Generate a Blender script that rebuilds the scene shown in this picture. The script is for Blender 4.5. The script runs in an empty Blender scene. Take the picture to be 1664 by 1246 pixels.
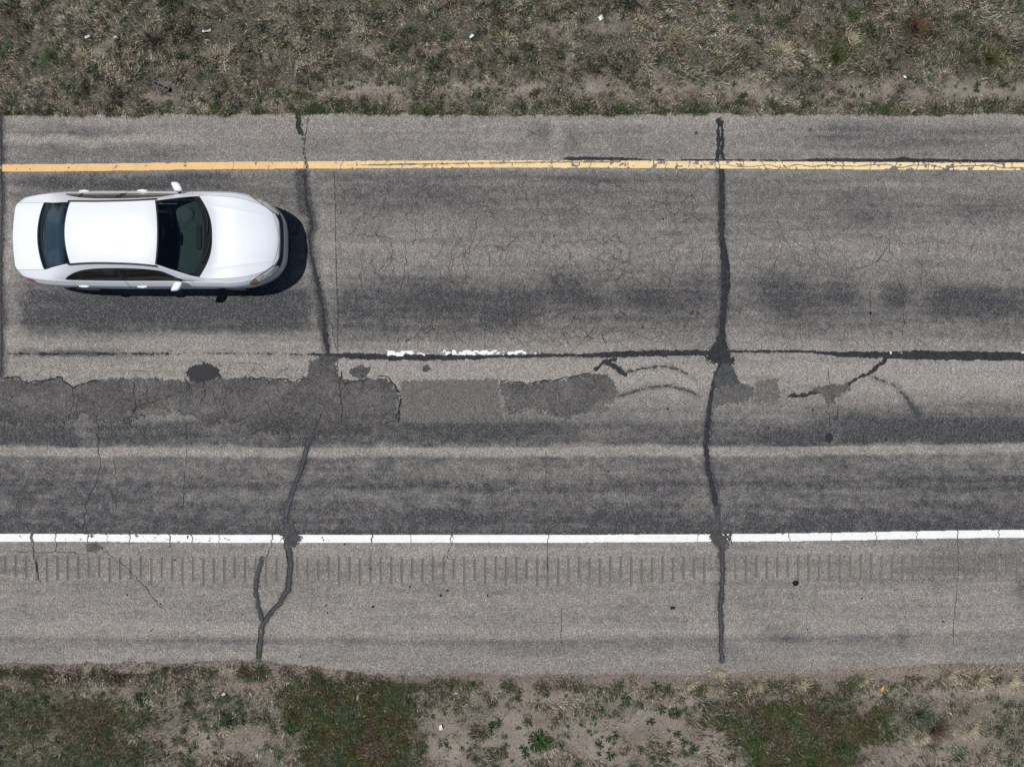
import bpy, math, random
import numpy as np
from mathutils import Vector

# ------------------------------------------------------------------ camera, sky, sun, exposure
scene = bpy.context.scene
COL = scene.collection
H = 14.0            # drone height (m)
S = 83.2            # photo pixels per metre on the ground
CX, CY = 832.0, 623.0

cam_d = bpy.data.cameras.new('camera')
cam_d.sensor_width = 36.0
cam_d.lens = 36.0 * H / 20.0
cam_d.clip_end = 2000
cam_d.clip_start = 0.1
cam = bpy.data.objects.new('camera', cam_d)
COL.objects.link(cam)
cam.location = (0, 0, H)
cam.rotation_euler = (0, 0, 0)
scene.camera = cam

TO_SUN = Vector((-0.41, 0.10, 1.0)).normalized()
SUN_EL = math.asin(TO_SUN.z)
world = bpy.data.worlds.new('World')
scene.world = world
world.use_nodes = True
wn = world.node_tree
bg = wn.nodes['Background']
sky = wn.nodes.new('ShaderNodeTexSky')
sky.sky_type = 'NISHITA'
sky.sun_disc = False
sky.sun_elevation = SUN_EL
sky.sun_rotation = math.atan2(TO_SUN.x, TO_SUN.y)
sky.altitude = 1500
wn.links.new(sky.outputs[0], bg.inputs[0])
bg.inputs[1].default_value = 0.05
sun_d = bpy.data.lights.new('sun', 'SUN')
sun_d.energy = 3.95
sun_d.angle = math.radians(0.5)
sun_d.color = (1.0, 0.972, 0.94)
sun = bpy.data.objects.new('sun', sun_d)
COL.objects.link(sun)
sun.location = (-8, 2, 20)
sun.rotation_euler = TO_SUN.to_track_quat('Z', 'Y').to_euler()
scene.view_settings.view_transform = 'Standard'
scene.view_settings.look = 'None'
scene.view_settings.exposure = 0.0
scene.view_settings.gamma = 1.0
scene.view_settings.use_curve_mapping = False

rng = np.random.default_rng(7)
random.seed(7)

# ------------------------------------------------------------------ helpers
def wx(px): return (np.asarray(px, float) - CX) / S
def wy(py): return (CY - np.asarray(py, float)) / S

def tag(o, label=None, cat=None, group=None, kind=None):
    if label: o['label'] = label
    if cat: o['category'] = cat
    if group: o['group'] = group
    if kind: o['kind'] = kind
    return o

def _hash(ix, iy, seed):
    h = (ix.astype(np.int64) * 374761393 + iy.astype(np.int64) * 668265263 + seed * 982451653) & 0xFFFFFFFF
    h = ((h ^ (h >> 13)) * 1274126177) & 0xFFFFFFFF
    h = ((h ^ (h >> 16)) * 2246822519) & 0xFFFFFFFF
    return ((h ^ (h >> 15)) & 0xFFFFFF) / float(0xFFFFFF)

def vnoise(x, y, seed=0):
    x = np.asarray(x, float); y = np.asarray(y, float)
    ix = np.floor(x); iy = np.floor(y)
    fx = x - ix; fy = y - iy
    fx = fx * fx * (3 - 2 * fx); fy = fy * fy * (3 - 2 * fy)
    a = _hash(ix, iy, seed); b = _hash(ix + 1, iy, seed)
    c = _hash(ix, iy + 1, seed); d = _hash(ix + 1, iy + 1, seed)
    return a + (b - a) * fx + (c - a) * fy + (a - b - c + d) * fx * fy

def fbm(x, y, seed=0, octv=4):
    s = 0; a = 1; t = 0
    for k in range(octv):
        s = s + a * vnoise(x * 2 ** k + 17.3 * k, y * 2 ** k - 9.1 * k, seed + k)
        t += a; a *= 0.55
    return s / t

def sstep(a, b, x):
    t = np.clip((x - a) / (b - a), 0, 1)
    return t * t * (3 - 2 * t)

def pchip(xs, ys):
    xs = np.array(xs, float); ys = np.array(ys, float)
    h = np.diff(xs); d = np.diff(ys) / h
    m = np.zeros_like(xs)
    m[0] = d[0]; m[-1] = d[-1]
    for i in range(1, len(xs) - 1):
        if d[i - 1] * d[i] > 0:
            w1 = 2 * h[i] + h[i - 1]; w2 = h[i] + 2 * h[i - 1]
            m[i] = (w1 + w2) / (w1 / d[i - 1] + w2 / d[i])
    def f(x):
        x = np.clip(np.asarray(x, float), xs[0], xs[-1])
        i = np.clip(np.searchsorted(xs, x) - 1, 0, len(xs) - 2)
        t = (x - xs[i]) / h[i]
        return ((1 + 2 * t) * (1 - t) ** 2 * ys[i] + t * (1 - t) ** 2 * h[i] * m[i]
                + t * t * (3 - 2 * t) * ys[i + 1] + t * t * (t - 1) * h[i] * m[i + 1])
    return f

def np_mesh(name, V, F, smooth=False):
    """fast mesh from numpy arrays; F is (n,3) or (n,4)"""
    V = np.ascontiguousarray(V, dtype=np.float32); F = np.ascontiguousarray(F, dtype=np.int32)
    me = bpy.data.meshes.new(name)
    k = F.shape[1]; n = len(F)
    me.vertices.add(len(V)); me.vertices.foreach_set('co', V.ravel())
    me.loops.add(n * k); me.loops.foreach_set('vertex_index', F.ravel())
    me.polygons.add(n)
    me.polygons.foreach_set('loop_start', np.arange(0, n * k, k, dtype=np.int32))
    if smooth:
        me.polygons.foreach_set('use_smooth', np.ones(n, dtype=bool))
    me.update(calc_edges=True)
    return me

def add_float(me, name, vals):
    a = me.attributes.new(name, 'FLOAT', 'POINT')
    a.data.foreach_set('value', np.ascontiguousarray(vals, dtype=np.float32).ravel())

def add_col(me, name, rgb):
    c = np.ones((len(rgb), 4), np.float32); c[:, :3] = rgb
    a = me.attributes.new(name, 'FLOAT_COLOR', 'POINT')
    a.data.foreach_set('color', c.ravel())

def link(name, me, mat=None, parent=None):
    o = bpy.data.objects.new(name, me)
    COL.objects.link(o)
    if mat is not None:
        if len(me.materials) == 0: me.materials.append(mat)
    if parent is not None: o.parent = parent
    return o

def empty(name, loc=(0, 0, 0), rz=0):
    o = bpy.data.objects.new(name, None)
    o.empty_display_size = 0.2
    COL.objects.link(o); o.location = loc; o.rotation_euler = (0, 0, rz)
    return o

def lin(r, g, b):
    f = lambda c: (c / 255 / 12.92) if c <= 10 else ((c / 255 + 0.055) / 1.055) ** 2.4
    return (f(r), f(g), f(b))

# ------------------------------------------------------------------ materials
class NT:
    def __init__(self, name):
        self.m = bpy.data.materials.new(name); self.m.use_nodes = True
        self.t = self.m.node_tree
        self.b = self.t.nodes['Principled BSDF']
        self.out = self.t.nodes['Material Output']
    def n(self, typ, **kw):
        nd = self.t.nodes.new(typ)
        for k, v in kw.items():
            if k.startswith('i_'):
                nd.inputs[int(k[2:]) if k[2:].isdigit() else k[2:]].default_value = v
            else: setattr(nd, k, v)
        return nd
    def l(self, a, b): self.t.links.new(a, b)
    def math(self, op, a, b=0.5, clamp=False):
        nd = self.t.nodes.new('ShaderNodeMath'); nd.operation = op; nd.use_clamp = clamp
        for i, v in enumerate((a, b)):
            if isinstance(v, (int, float)): nd.inputs[i].default_value = v
            else: self.l(v, nd.inputs[i])
        return nd.outputs[0]
    def mix(self, fac, a, b, mode='MIX'):
        nd = self.t.nodes.new('ShaderNodeMix'); nd.data_type = 'RGBA'; nd.blend_type = mode
        for idx, v in ((0, fac), (6, a), (7, b)):
            if isinstance(v, (int, float)): nd.inputs[idx].default_value = v
            elif isinstance(v, tuple): nd.inputs[idx].default_value = (*v, 1)
            else: self.l(v, nd.inputs[idx])
        return nd.outputs[2]
    def maprange(self, v, a, b, c, d, smooth=False):
        nd = self.t.nodes.new('ShaderNodeMapRange'); nd.clamp = True
        if smooth: nd.interpolation_type = 'SMOOTHSTEP'
        self.l(v, nd.inputs[0])
        for i, x in enumerate((a, b, c, d)): nd.inputs[i + 1].default_value = x
        return nd.outputs[0]
    def ramp(self, v, stops):
        nd = self.t.nodes.new('ShaderNodeValToRGB')
        e = nd.color_ramp.elements
        while len(e) < len(stops): e.new(0.5)
        for el, (p, c) in zip(e, stops):
            el.position = p; el.color = (*c, 1) if isinstance(c, tuple) else (c, c, c, 1)
        self.l(v, nd.inputs[0])
        return nd.outputs[0]

def plain(name, col, rough=0.6, spec=0.4, metal=0.0, coat=0.0, noise=0.0, nscale=30):
    k = NT(name)
    k.b.inputs['Base Color'].default_value = (*col, 1)
    k.b.inputs['Roughness'].default_value = rough
    k.b.inputs['Specular IOR Level'].default_value = spec
    k.b.inputs['Metallic'].default_value = metal
    k.b.inputs['Coat Weight'].default_value = coat
    if noise:
        g = k.n('ShaderNodeNewGeometry')
        nz = k.n('ShaderNodeTexNoise'); nz.inputs['Scale'].default_value = nscale; nz.inputs['Detail'].default_value = 5
        k.l(g.outputs['Position'], nz.inputs['Vector'])
        f = k.maprange(nz.outputs[0], 0.25, 0.75, 1 - noise, 1 + noise)
        c = k.mix(1.0, tuple(col), f, 'MULTIPLY')
        k.l(c, k.b.inputs['Base Color'])
    return k.m

def asphalt_mat(name, light, dark, speck=1.0, cell=98.0, crack=False, bump=0.35, attr=True, base_wear=0.3, amp=0.55, craze=0.15, cscale=3.4, cwide=0.030):
    k = NT(name)
    g = k.n('ShaderNodeNewGeometry'); P = g.outputs['Position']
    if attr:
        at = k.n('ShaderNodeAttribute', attribute_name='wear'); w0 = at.outputs['Fac']
    else:
        v = k.n('ShaderNodeValue'); v.outputs[0].default_value = base_wear; w0 = v.outputs[0]
    n1 = k.n('ShaderNodeTexNoise'); n1.inputs['Scale'].default_value = 7.0; n1.inputs['Detail'].default_value = 7; n1.inputs['Roughness'].default_value = 0.68
    k.l(P, n1.inputs['Vector'])
    n2 = k.n('ShaderNodeTexNoise'); n2.inputs['Scale'].default_value = 55.0; n2.inputs['Detail'].default_value = 3; n2.inputs['Roughness'].default_value = 0.7
    k.l(P, n2.inputs['Vector'])
    w = k.math('ADD', w0, k.math('MULTIPLY', k.math('SUBTRACT', n1.outputs[0], 0.5), amp))
    w = k.math('ADD', w, k.math('MULTIPLY', k.math('SUBTRACT', n2.outputs[0], 0.5), amp * 0.9), clamp=True)
    base = k.mix(w, light, dark)
    vo = k.n('ShaderNodeTexVoronoi', voronoi_dimensions='2D'); vo.inputs['Scale'].default_value = cell
    k.l(P, vo.inputs['Vector'])
    sep = k.n('ShaderNodeSeparateColor'); k.l(vo.outputs['Color'], sep.inputs[0])
    s = speck
    mul = k.ramp(sep.outputs[0], [(0.0, 1 - 0.62 * s), (0.30, 1 - 0.22 * s), (0.62, 1.0 + 0.04 * s), (0.90, 1 + 0.42 * s), (0.985, 1 + 1.3 * s)])
    base = k.mix(1.0, base, mul, 'MULTIPLY')
    # reddish and bluish chips
    tint = k.ramp(sep.outputs[1], [(0.0, (0.93, 0.98, 1.07)), (0.55, (1.0, 1.0, 1.0)), (0.80, (1.02, 1.0, 0.97)), (1.0, (1.22, 1.0, 0.82))])
    base = k.mix(0.8, base, tint, 'MULTIPLY')
    chip = k.maprange(sep.outputs[2], 0.86, 0.97, 0.0, 0.62 * speck)
    base = k.mix(chip, base, (0.30, 0.285, 0.255))
    if crack:
        ca = k.n('ShaderNodeAttribute', attribute_name='crack')
        nd = k.n('ShaderNodeTexNoise'); nd.inputs['Scale'].default_value = 4.0; nd.inputs['Detail'].default_value = 4
        k.l(P, nd.inputs['Vector'])
        off = k.n('ShaderNodeVectorMath', operation='SCALE'); off.inputs['Scale'].default_value = 0.35
        sb = k.n('ShaderNodeVectorMath', operation='SUBTRACT'); sb.inputs[1].default_value = (0.5, 0.5, 0.5)
        k.l(nd.outputs['Color'], sb.inputs[0]); k.l(sb.outputs[0], off.inputs[0])
        ad = k.n('ShaderNodeVectorMath', operation='ADD'); k.l(P, ad.inputs[0]); k.l(off.outputs[0], ad.inputs[1])
        sc = k.n('ShaderNodeVectorMath', operation='MULTIPLY'); sc.inputs[1].default_value = (1.0, 0.62, 1.0); k.l(ad.outputs[0], sc.inputs[0])
        v2 = k.n('ShaderNodeTexVoronoi', voronoi_dimensions='2D', feature='DISTANCE_TO_EDGE'); v2.inputs['Scale'].default_value = cscale
        k.l(sc.outputs[0], v2.inputs['Vector'])
        n5 = k.n('ShaderNodeTexNoise'); n5.inputs['Scale'].default_value = 1.6; n5.inputs['Detail'].default_value = 2
        k.l(P, n5.inputs['Vector'])
        line = k.maprange(v2.outputs['Distance'], 0.006, cwide, 1.0, 0.0)
        amt = k.math('MULTIPLY', line, k.maprange(n5.outputs[0], 0.42, 0.62, craze, 1.0))
        amt = k.math('MULTIPLY', amt, ca.outputs['Fac'], clamp=True)
        base = k.mix(amt, base, (0.035, 0.030, 0.027))
    k.l(base, k.b.inputs['Base Color'])
    k.b.inputs['Roughness'].default_value = 0.88
    k.b.inputs['Specular IOR Level'].default_value = 0.25
    bp = k.n('ShaderNodeBump'); bp.inputs['Strength'].default_value = bump; bp.inputs['Distance'].default_value = 0.006
    hh = k.math('ADD', vo.outputs['Distance'], n2.outputs[0])
    k.l(hh, bp.inputs['Height']); k.l(bp.outputs[0], k.b.inputs['Normal'])
    return k.m

LIGHT = (0.268, 0.249, 0.227); DARK = (0.045, 0.048, 0.053)
M_road = asphalt_mat('worn_chip_seal_asphalt', LIGHT, DARK, speck=1.0, crack=True, amp=0.85)
M_patch = asphalt_mat('grey_patch_asphalt', (0.140, 0.136, 0.130), (0.040, 0.041, 0.043), speck=0.80, cell=90, crack=True, amp=1.1, craze=0.35, cscale=4.6, cwide=0.045)
M_patch_fresh = asphalt_mat('fine_patch_asphalt', (0.158, 0.151, 0.140), (0.062, 0.061, 0.060), speck=0.8, cell=95, attr=False, base_wear=0.42, amp=0.9)
M_hole = plain('black_fill', (0.022, 0.021, 0.026), 0.75, 0.3, noise=0.5, nscale=40)

M_tar = asphalt_mat('black_crack_sealant', (0.046, 0.050, 0.058), (0.008, 0.010, 0.013), speck=0.30, cell=85, attr=False, base_wear=0.62, amp=1.3)
M_tar_grey = asphalt_mat('weathered_grey_sealant', (0.094, 0.097, 0.100), (0.020, 0.022, 0.025), speck=0.45, cell=85, attr=False, base_wear=0.52, amp=1.2)
M_tar_blue = asphalt_mat('bluish_worn_sealant', (0.105, 0.112, 0.125), (0.022, 0.024, 0.028), speck=0.35, cell=85, attr=False, base_wear=0.55, amp=1.3)
M_crack = plain('open_crack_dirt', (0.030, 0.026, 0.023), 0.95, 0.1, noise=0.4, nscale=60)
M_groove_pale = plain('pale_rumble_groove_grit', (0.158, 0.147, 0.132), 0.95, 0.1, noise=0.5, nscale=60)
M_groove = plain('rumble_groove_grit', (0.145, 0.135, 0.121), 0.95, 0.1, noise=0.45, nscale=60)

def paint_mat(name, col, dirt, amt, pale=None):
    k = NT(name)
    g = k.n('ShaderNodeNewGeometry'); P = g.outputs['Position']
    n1 = k.n('ShaderNodeTexNoise'); n1.inputs['Scale'].default_value = 5; n1.inputs['Detail'].default_value = 8; n1.inputs['Roughness'].default_value = 0.7
    k.l(P, n1.inputs['Vector'])
    st = k.n('ShaderNodeVectorMath', operation='MULTIPLY'); st.inputs[1].default_value = (1.2, 60, 1); k.l(P, st.inputs[0])
    n2 = k.n('ShaderNodeTexNoise'); n2.inputs['Scale'].default_value = 1.0; n2.inputs['Detail'].default_value = 3
    k.l(st.outputs[0], n2.inputs['Vector'])
    n3 = k.n('ShaderNodeTexNoise'); n3.inputs['Scale'].default_value = 70; n3.inputs['Detail'].default_value = 2
    k.l(P, n3.inputs['Vector'])
    f = k.math('ADD', k.maprange(n1.outputs[0], 0.45, 0.8, 0, amt), k.maprange(n2.outputs[0], 0.5, 0.8, 0, amt * 0.6))
    f = k.math('ADD', f, k.maprange(n3.outputs[0], 0.60, 0.75, 0, amt), clamp=True)
    if pale:
        wa = k.n('ShaderNodeAttribute', attribute_name='wear'); col = k.mix(wa.outputs['Fac'], col, pale)
    k.l(k.mix(f, col, dirt), k.b.inputs['Base Color'])
    k.b.inputs['Roughness'].default_value = 0.7
    k.b.inputs['Specular IOR Level'].default_value = 0.3
    return k.m
M_yellow = paint_mat('yellow_road_paint', (0.72, 0.455, 0.185), (0.40, 0.29, 0.17), 0.45, (0.84, 0.66, 0.37))
M_white = paint_mat('white_road_paint', (0.80, 0.80, 0.79), (0.42, 0.40, 0.38), 0.35)

def ground_mat():
    k = NT('dry_dirt_ground')
    g = k.n('ShaderNodeNewGeometry'); P = g.outputs['Position']
    def noise(s, d, r=0.6):
        n = k.n('ShaderNodeTexNoise'); n.inputs['Scale'].default_value = s; n.inputs['Detail'].default_value = d; n.inputs['Roughness'].default_value = r
        k.l(P, n.inputs['Vector']); return n.outputs[0]
    a = noise(1.4, 6); b = noise(28, 5, 0.7); c = noise(110, 2)
    col = k.ramp(a, [(0.30, (0.168, 0.143, 0.119)), (0.50, (0.228, 0.198, 0.168)), (0.70, (0.278, 0.246, 0.211))])
    col = k.mix(1.0, col, k.ramp(b, [(0.25, 0.55), (0.5, 1.0), (0.75, 1.25)]), 'MULTIPLY')
    col = k.mix(1.0, col, k.ramp(c, [(0.25, 0.65), (0.5, 1.0), (0.75, 1.35)]), 'MULTIPLY')
    # far field: grown over, greener and darker than the bare strip
    at = k.n('ShaderNodeAttribute', attribute_name='grown')
    gcol = k.ramp(b, [(0.3, (0.032, 0.030, 0.022)), (0.5, (0.082, 0.074, 0.058)), (0.7, (0.19, 0.168, 0.138))])  # thatch colours; the darkest stops also stand in for shade between blades
    col = k.mix(at.outputs['Fac'], col, gcol)
    k.l(col, k.b.inputs['Base Color'])
    k.b.inputs['Roughness'].default_value = 0.95; k.b.inputs['Specular IOR Level'].default_value = 0.15
    bp = k.n('ShaderNodeBump'); bp.inputs['Strength'].default_value = 0.6; bp.inputs['Distance'].default_value = 0.02
    k.l(k.math('ADD', b, k.math('MULTIPLY', c, 0.4)), bp.inputs['Height']); k.l(bp.outputs[0], k.b.inputs['Normal'])
    return k.m
M_ground = ground_mat()

def blade_mat(name, rough=0.75, trans=0.25):
    k = NT(name)
    at = k.n('ShaderNodeAttribute', attribute_name='col')
    k.l(at.outputs['Color'], k.b.inputs['Base Color'])
    k.b.inputs['Roughness'].default_value = rough; k.b.inputs['Specular IOR Level'].default_value = 0.2
    tr = k.n('ShaderNodeBsdfTranslucent'); k.l(at.outputs['Color'], tr.inputs[0])
    mx = k.n('ShaderNodeMixShader'); mx.inputs[0].default_value = trans
    k.l(k.b.outputs[0], mx.inputs[1]); k.l(tr.outputs[0], mx.inputs[2]); k.l(mx.outputs[0], k.out.inputs[0])
    return k.m
M_blade = blade_mat('grass_blade')
M_leaf = blade_mat('weed_leaf', 0.6, 0.2)

# ------------------------------------------------------------------ road geometry functions (photo px space -> ground)
bow_y = pchip([-3000, 0, 420, 840, 1250, 1664, 4600], [6.5, 6.5, 2.1, 0, 1.9, 3.8, 3.8])
bow_w = pchip([-3000, 0, 420, 840, 1250, 1664, 4600], [-1.8, -1.8, 0, 0, -2.0, -8.0, -8.0])
def bow(px, v):
    t = np.clip((np.asarray(v, float) - 267) / (875 - 267), -0.15, 1.4)
    return bow_y(px) * (1 - t) + bow_w(px) * t
def top_edge(px):
    return 184 + 6 * (fbm(px / 160, 0 * px, 3) - 0.5) + 12 * (fbm(px / 38, 0 * px + 5, 4) - 0.5) + 5 * (fbm(px / 9, 0 * px + 5, 6) - 0.5) + np.interp(px, [0, 300, 1664], [3, 1, -1])
def bot_edge(px):
    return 1087 + 10 * (fbm(px / 140, 0 * px, 13) - 0.5) + 9 * (fbm(px / 30, 0 * px + 5, 14) - 0.5) + 7 * (fbm(px / 8, 0 * px + 5, 15) - 0.5) + np.interp(px, [0, 420, 600, 1120, 1664], [-8, -10, 12, 14, -12])

def soft_box(x, y, x0, y0, x1, y1, fx=30, fy=12):
    return sstep(x0 - fx, x0 + fx, x) * sstep(x1 + fx, x1 - fx, x) * sstep(y0 - fy, y0 + fy, y) * sstep(y1 + fy, y1 - fy, y)

def poly_dist(x, y, pts):
    d = np.full(np.shape(x), 1e9); tt = np.zeros(np.shape(x)); acc = 0
    for (ax, ay), (bx, by) in zip(pts[:-1], pts[1:]):
        ux, uy = bx - ax, by - ay; L2 = ux * ux + uy * uy + 1e-9
        t = np.clip(((x - ax) * ux + (y - ay) * uy) / L2, 0, 1)
        dd = np.hypot(x - ax - t * ux, y - ay - t * uy)
        m = dd < d; L = math.sqrt(L2)
        d = np.where(m, dd, d); tt = np.where(m, acc + t * L, tt); acc += L
    return d, tt / acc

def poly_sd(x, y, pts):
    P = list(pts) + [pts[0]]
    d, _ = poly_dist(x, y, P)
    ins = np.zeros(np.shape(x), bool)
    for (ax, ay), (bx, by) in zip(P[:-1], P[1:]):
        c = ((ay > y) != (by > y)) & (x < (bx - ax) * (y - ay) / ((by - ay) if by != ay else 1e-9) + ax)
        ins ^= c
    return np.where(ins, d, -d)

# transverse and longitudinal tar seams: (points in photo px, half-width px, halo px)
SEAM_TOP_STUB = [(484, 189), (485, 202), (488, 216)]
SEAM_A = [(494, 283), (497, 325), (504, 352), (507, 366), (502, 385), (504, 408), (511, 440), (518, 470), (524, 505), (528, 540), (534, 577)]
SEAM_A_LOW = [(504, 704), (498, 730), (490, 760), (478, 792), (467, 826), (464, 848)]
SEAM_A_SH = [(469, 886), (472, 915), (469, 955), (455, 980), (436, 1000), (426, 1016), (423, 1045), (420, 1072)]
SEAM_A_BR = [(426, 908), (418, 935), (416, 960), (420, 985), (427, 1008)]
SEAM_B_TOP = [(1167, 195), (1168, 225), (1166, 259)]
SEAM_B_TOP2 = [(1172, 197), (1174, 228), (1172, 250), (1176, 259)]
SEAM_B = [(1172, 279), (1173, 335), (1172, 385), (1175, 405), (1177, 440), (1177, 490), (1173, 535), (1178, 585)]
SEAM_B_ALT = [(1178, 405), (1184, 430), (1184, 465), (1178, 490)]
SEAM_B_MID = [(1160, 622), (1154, 655), (1150, 690), (1147, 728), (1150, 755), (1156, 785), (1163, 820)]
SEAM_B_SH = [(1173, 886), (1174, 935), (1172, 965), (1170, 990), (1172, 1020), (1171, 1058), (1173, 1074)]
SEAM_EDGE = [(1, 186), (2, 260), (4, 320), (2, 400), (1, 470), (3, 560), (1, 612)]
JOINT = [(-900, 577), (20, 575), (140, 575), (260, 574), (420, 575), (540, 577), (650, 581), (780, 580), (900, 577), (960, 577), (1060, 574), (1155, 573), (1180, 571), (1300, 571), (1380, 576), (1480, 577), (1570, 578), (1664, 579), (2400, 581)]

def road_wear(px, py):
    """0 = pale exposed stone, 1 = dark polished / oiled surface"""
    b = bow(px, py)
    v = py - b
    wxn = (fbm(px / 90, py / 45, 31) - 0.5); wyn = (fbm(px / 150, py / 50, 32) - 0.5)
    vv = v + 16 * wyn + 10 * (fbm(px / 25, py / 18, 33) - 0.5)
    ys = [100, 190, 200, 235, 262, 284, 292, 350, 400, 440, 490, 530, 560, 585, 618, 640, 680, 695, 722, 727]
    ws = [.30, .24, .26, .36, .34, .46, .58, .54, .34, .44, .72, .66, .30, .13, .11, .28, .52, .82, .82, .40]
    w = np.interp(vv, ys, ws)
    lo = np.interp(v + 3.0 * wyn + 4 * (fbm(px / 18, py / 14, 34) - 0.5),
                   [727, 731, 739, 744, 775, 788, 806, 835, 866, 876, 884, 900, 912, 950, 962, 1008, 1024, 1034, 1042, 1054, 1075, 1092],
                   [.14, .08, .10, .66, .66, .90, .68, .90, .96, .55, .28, .20, .33, .33, .27, .24, .13, .22, .58, .36, .26, .30])
    w = np.where(v > 727, lo, w)
    x = px + 34 * wxn + 16 * (fbm(px / 22, py / 22, 36) - 0.5); y = py + 22 * wyn + 12 * (fbm(px / 22, py / 22, 35) - 0.5)
    blobs = [  # dark wheel-track and oil blotches
        (30, 470, 505, 540, .40, 26, 14), (55, 284, 390, 308, .42, 20, 7), (60, 300, 500, 470, .12, 30, 20),
        (545, 440, 650, 535, .22, 18, 20), (650, 455, 770, 520, .36, 24, 18), (785, 470, 875, 525, .38, 16, 16),
        (880, 445, 965, 500, .38, 18, 14), (1000, 450, 1110, 500, .34, 26, 16), (1110, 430, 1165, 500, .14, 14, 16),
        (1225, 432, 1345, 512, .34, 22, 18), (1350, 440, 1400, 505, .30, 12, 14), (1440, 462, 1476, 502, .34, 8, 10),
        (1515, 470, 1625, 520, .42, 16, 12), (1630, 480, 1700, 510, .3, 14, 12), (560, 295, 760, 340, .20, 60, 14), (900, 290, 1000, 330, .14, 30, 14),
        (1340, 315, 1480, 365, .20, 30, 12), (1560, 325, 1664, 355, .20, 30, 12), (1440, 280, 1560, 300, .14, 30, 8),
        (545, 278, 1160, 292, .20, 10, 4),
        (20, 570, 150, 580, .60, 14, 3), (130, 571, 275, 579, .45, 14, 3), (345, 571, 440, 579, .32, 14, 3), (-200, 685, 330, 720, .22, 60, 10), (520, 690, 880, 722, .14, 40, 10), (1350, 668, 1700, 718, .38, 40, 12), (1240, 690, 1340, 718, .18, 25, 8),
        (30, 205, 210, 219, .36, 26, 5), (35, 238, 330, 264, .30, 30, 8), (1330, 200, 1590, 245, .40, 30, 12), (855, 196, 902, 232, .32, 12, 10),
        (915, 200, 950, 240, .25, 10, 14), (990, 195, 1060, 215, .16, 14, 10), (700, 192, 840, 202, .20, 30, 5), (1600, 205, 1700, 225, .24, 20, 8),
        (1480, 885, 1700, 940, .28, 40, 12), (1330, 930, 1470, 944, .22, 20, 5), (1645, 940, 1680, 970, .4, 8, 8),
        (1455, 1005, 1472, 1050, .30, 5, 10), (1240, 1028, 1320, 1040, .28, 20, 5), (1560, 1050, 1700, 1062, .26, 30, 6), (300, 1030, 412, 1048, .2, 14, 5),
        (1640, 985, 1664, 1000, .1, 8, 5), (880, 860, 1150, 866, .15, 60, 4)]
    for x0, y0, x1, y1, s, fx, fy in blobs:
        w = w + s * 0.9 * soft_box(x, y + 10 * (fbm(x / 120, y / 4, 47, 3) - .5), x0, y0, x1, y1, fx * 1.7, fy * 1.25)
    pale = [(0, 300, 26, 560, .30, 16, 20), (0, 540, 500, 566, .16, 40, 8), (505, 290, 545, 560, .16, 12, 20), (1190, 500, 1240, 565, .14, 20, 14),
            (0, 222, 300, 234, .30, 40, 5), (1380, 292, 1560, 304, .24, 40, 6), (1520, 308, 1664, 318, .22, 30, 6), (900, 195, 918, 250, .2, 6, 14),
            (540, 590, 1160, 612, .14, 30, 8), (1010, 600, 1150, 640, .16, 30, 12), (1380, 592, 1664, 640, .14, 40, 12), (130, 690, 165, 722, .24, 8, 12),
            (1340, 690, 1372, 726, .22, 8, 8), (1500, 1012, 1664, 1030, .10, 40, 8), (400, 885, 1160, 900, .10, 40, 6)]
    for x0, y0, x1, y1, s, fx, fy in pale:
        w = w - s * soft_box(x, y, x0, y0, x1, y1, fx, fy)
    # broad dark cast along tar seams (spread sealant)
    for pts, r, s in ((SEAM_A, 12, .55), (SEAM_A_LOW, 10, .30), (SEAM_B, 13, .40), (SEAM_B_MID, 12, .35), (SEAM_EDGE, 14, .5), (SEAM_A_SH, 9, .3), (SEAM_B_SH, 11, .3),
                      ([(486, 280), (492, 340)], 14, .45), ([(985, 588), (1015, 608), (1040, 600), (1090, 596), (1130, 616)], 8, .40),
                      ([(1003, 643), (1050, 630), (1090, 627), (1132, 642)], 8, .42), ([(1415, 612), (1455, 626), (1478, 652), (1492, 674)], 9, .35)):
        d, _ = poly_dist(px + 8 * wxn, py, pts)
        w = w + s * sstep(r, r * 0.25, d)
    # mottling
    w = w + 0.34 * (fbm(px / 26, py / 13, 40, 5) - 0.5) * sstep(640, 760, v) * sstep(900, 870, v) + 0.42 * (fbm((px + .5 * py) / 10, (py - .2 * px) / 7, 46, 3) - 0.5) * sstep(640, 760, v) * sstep(900, 870, v) + 0.34 * (fbm(px / 44, py / 20, 41, 5) - 0.5) + 0.50 * (fbm(px / 170, py / 6, 45, 5) - 0.5)
    w = w + 0.16 * (fbm(px / 7, py / 6, 42, 3) - 0.5)
    # pale dust near both ragged edges
    w = w - 0.10 * sstep(26, 4, py - top_edge(px)) - 0.06 * sstep(30, 6, bot_edge(px) - py)
    return np.clip(w, 0, 1.05)

def road_crack(px, py):
    c = 0.95 * soft_box(px, py, 550, 285, 1165, 565, 40, 20)
    c = np.maximum(c, 0.6 * soft_box(px, py, 1180, 300, 1664, 560, 40, 30))
    c = np.maximum(c, 0.75 * soft_box(px, py, 0, 585, 520, 615, 30, 8))
    c = np.maximum(c, 0.22 * soft_box(px, py, 0, 640, 500, 860, 30, 20))
    return c

# ------------------------------------------------------------------ ground sheet
def axis(lo, hi, step, far):
    a = np.arange(lo, hi + 1e-6, step)
    ext = []
    d = step * 2; p = hi
    while p < far: p += d; d *= 1.5; ext.append(p)
    ext2 = []
    d = step * 2; p = lo
    while p > -far: p -= d; d *= 1.5; ext2.append(p)
    return np.concatenate([np.array(ext2[::-1]), a, np.array(ext)])

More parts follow.
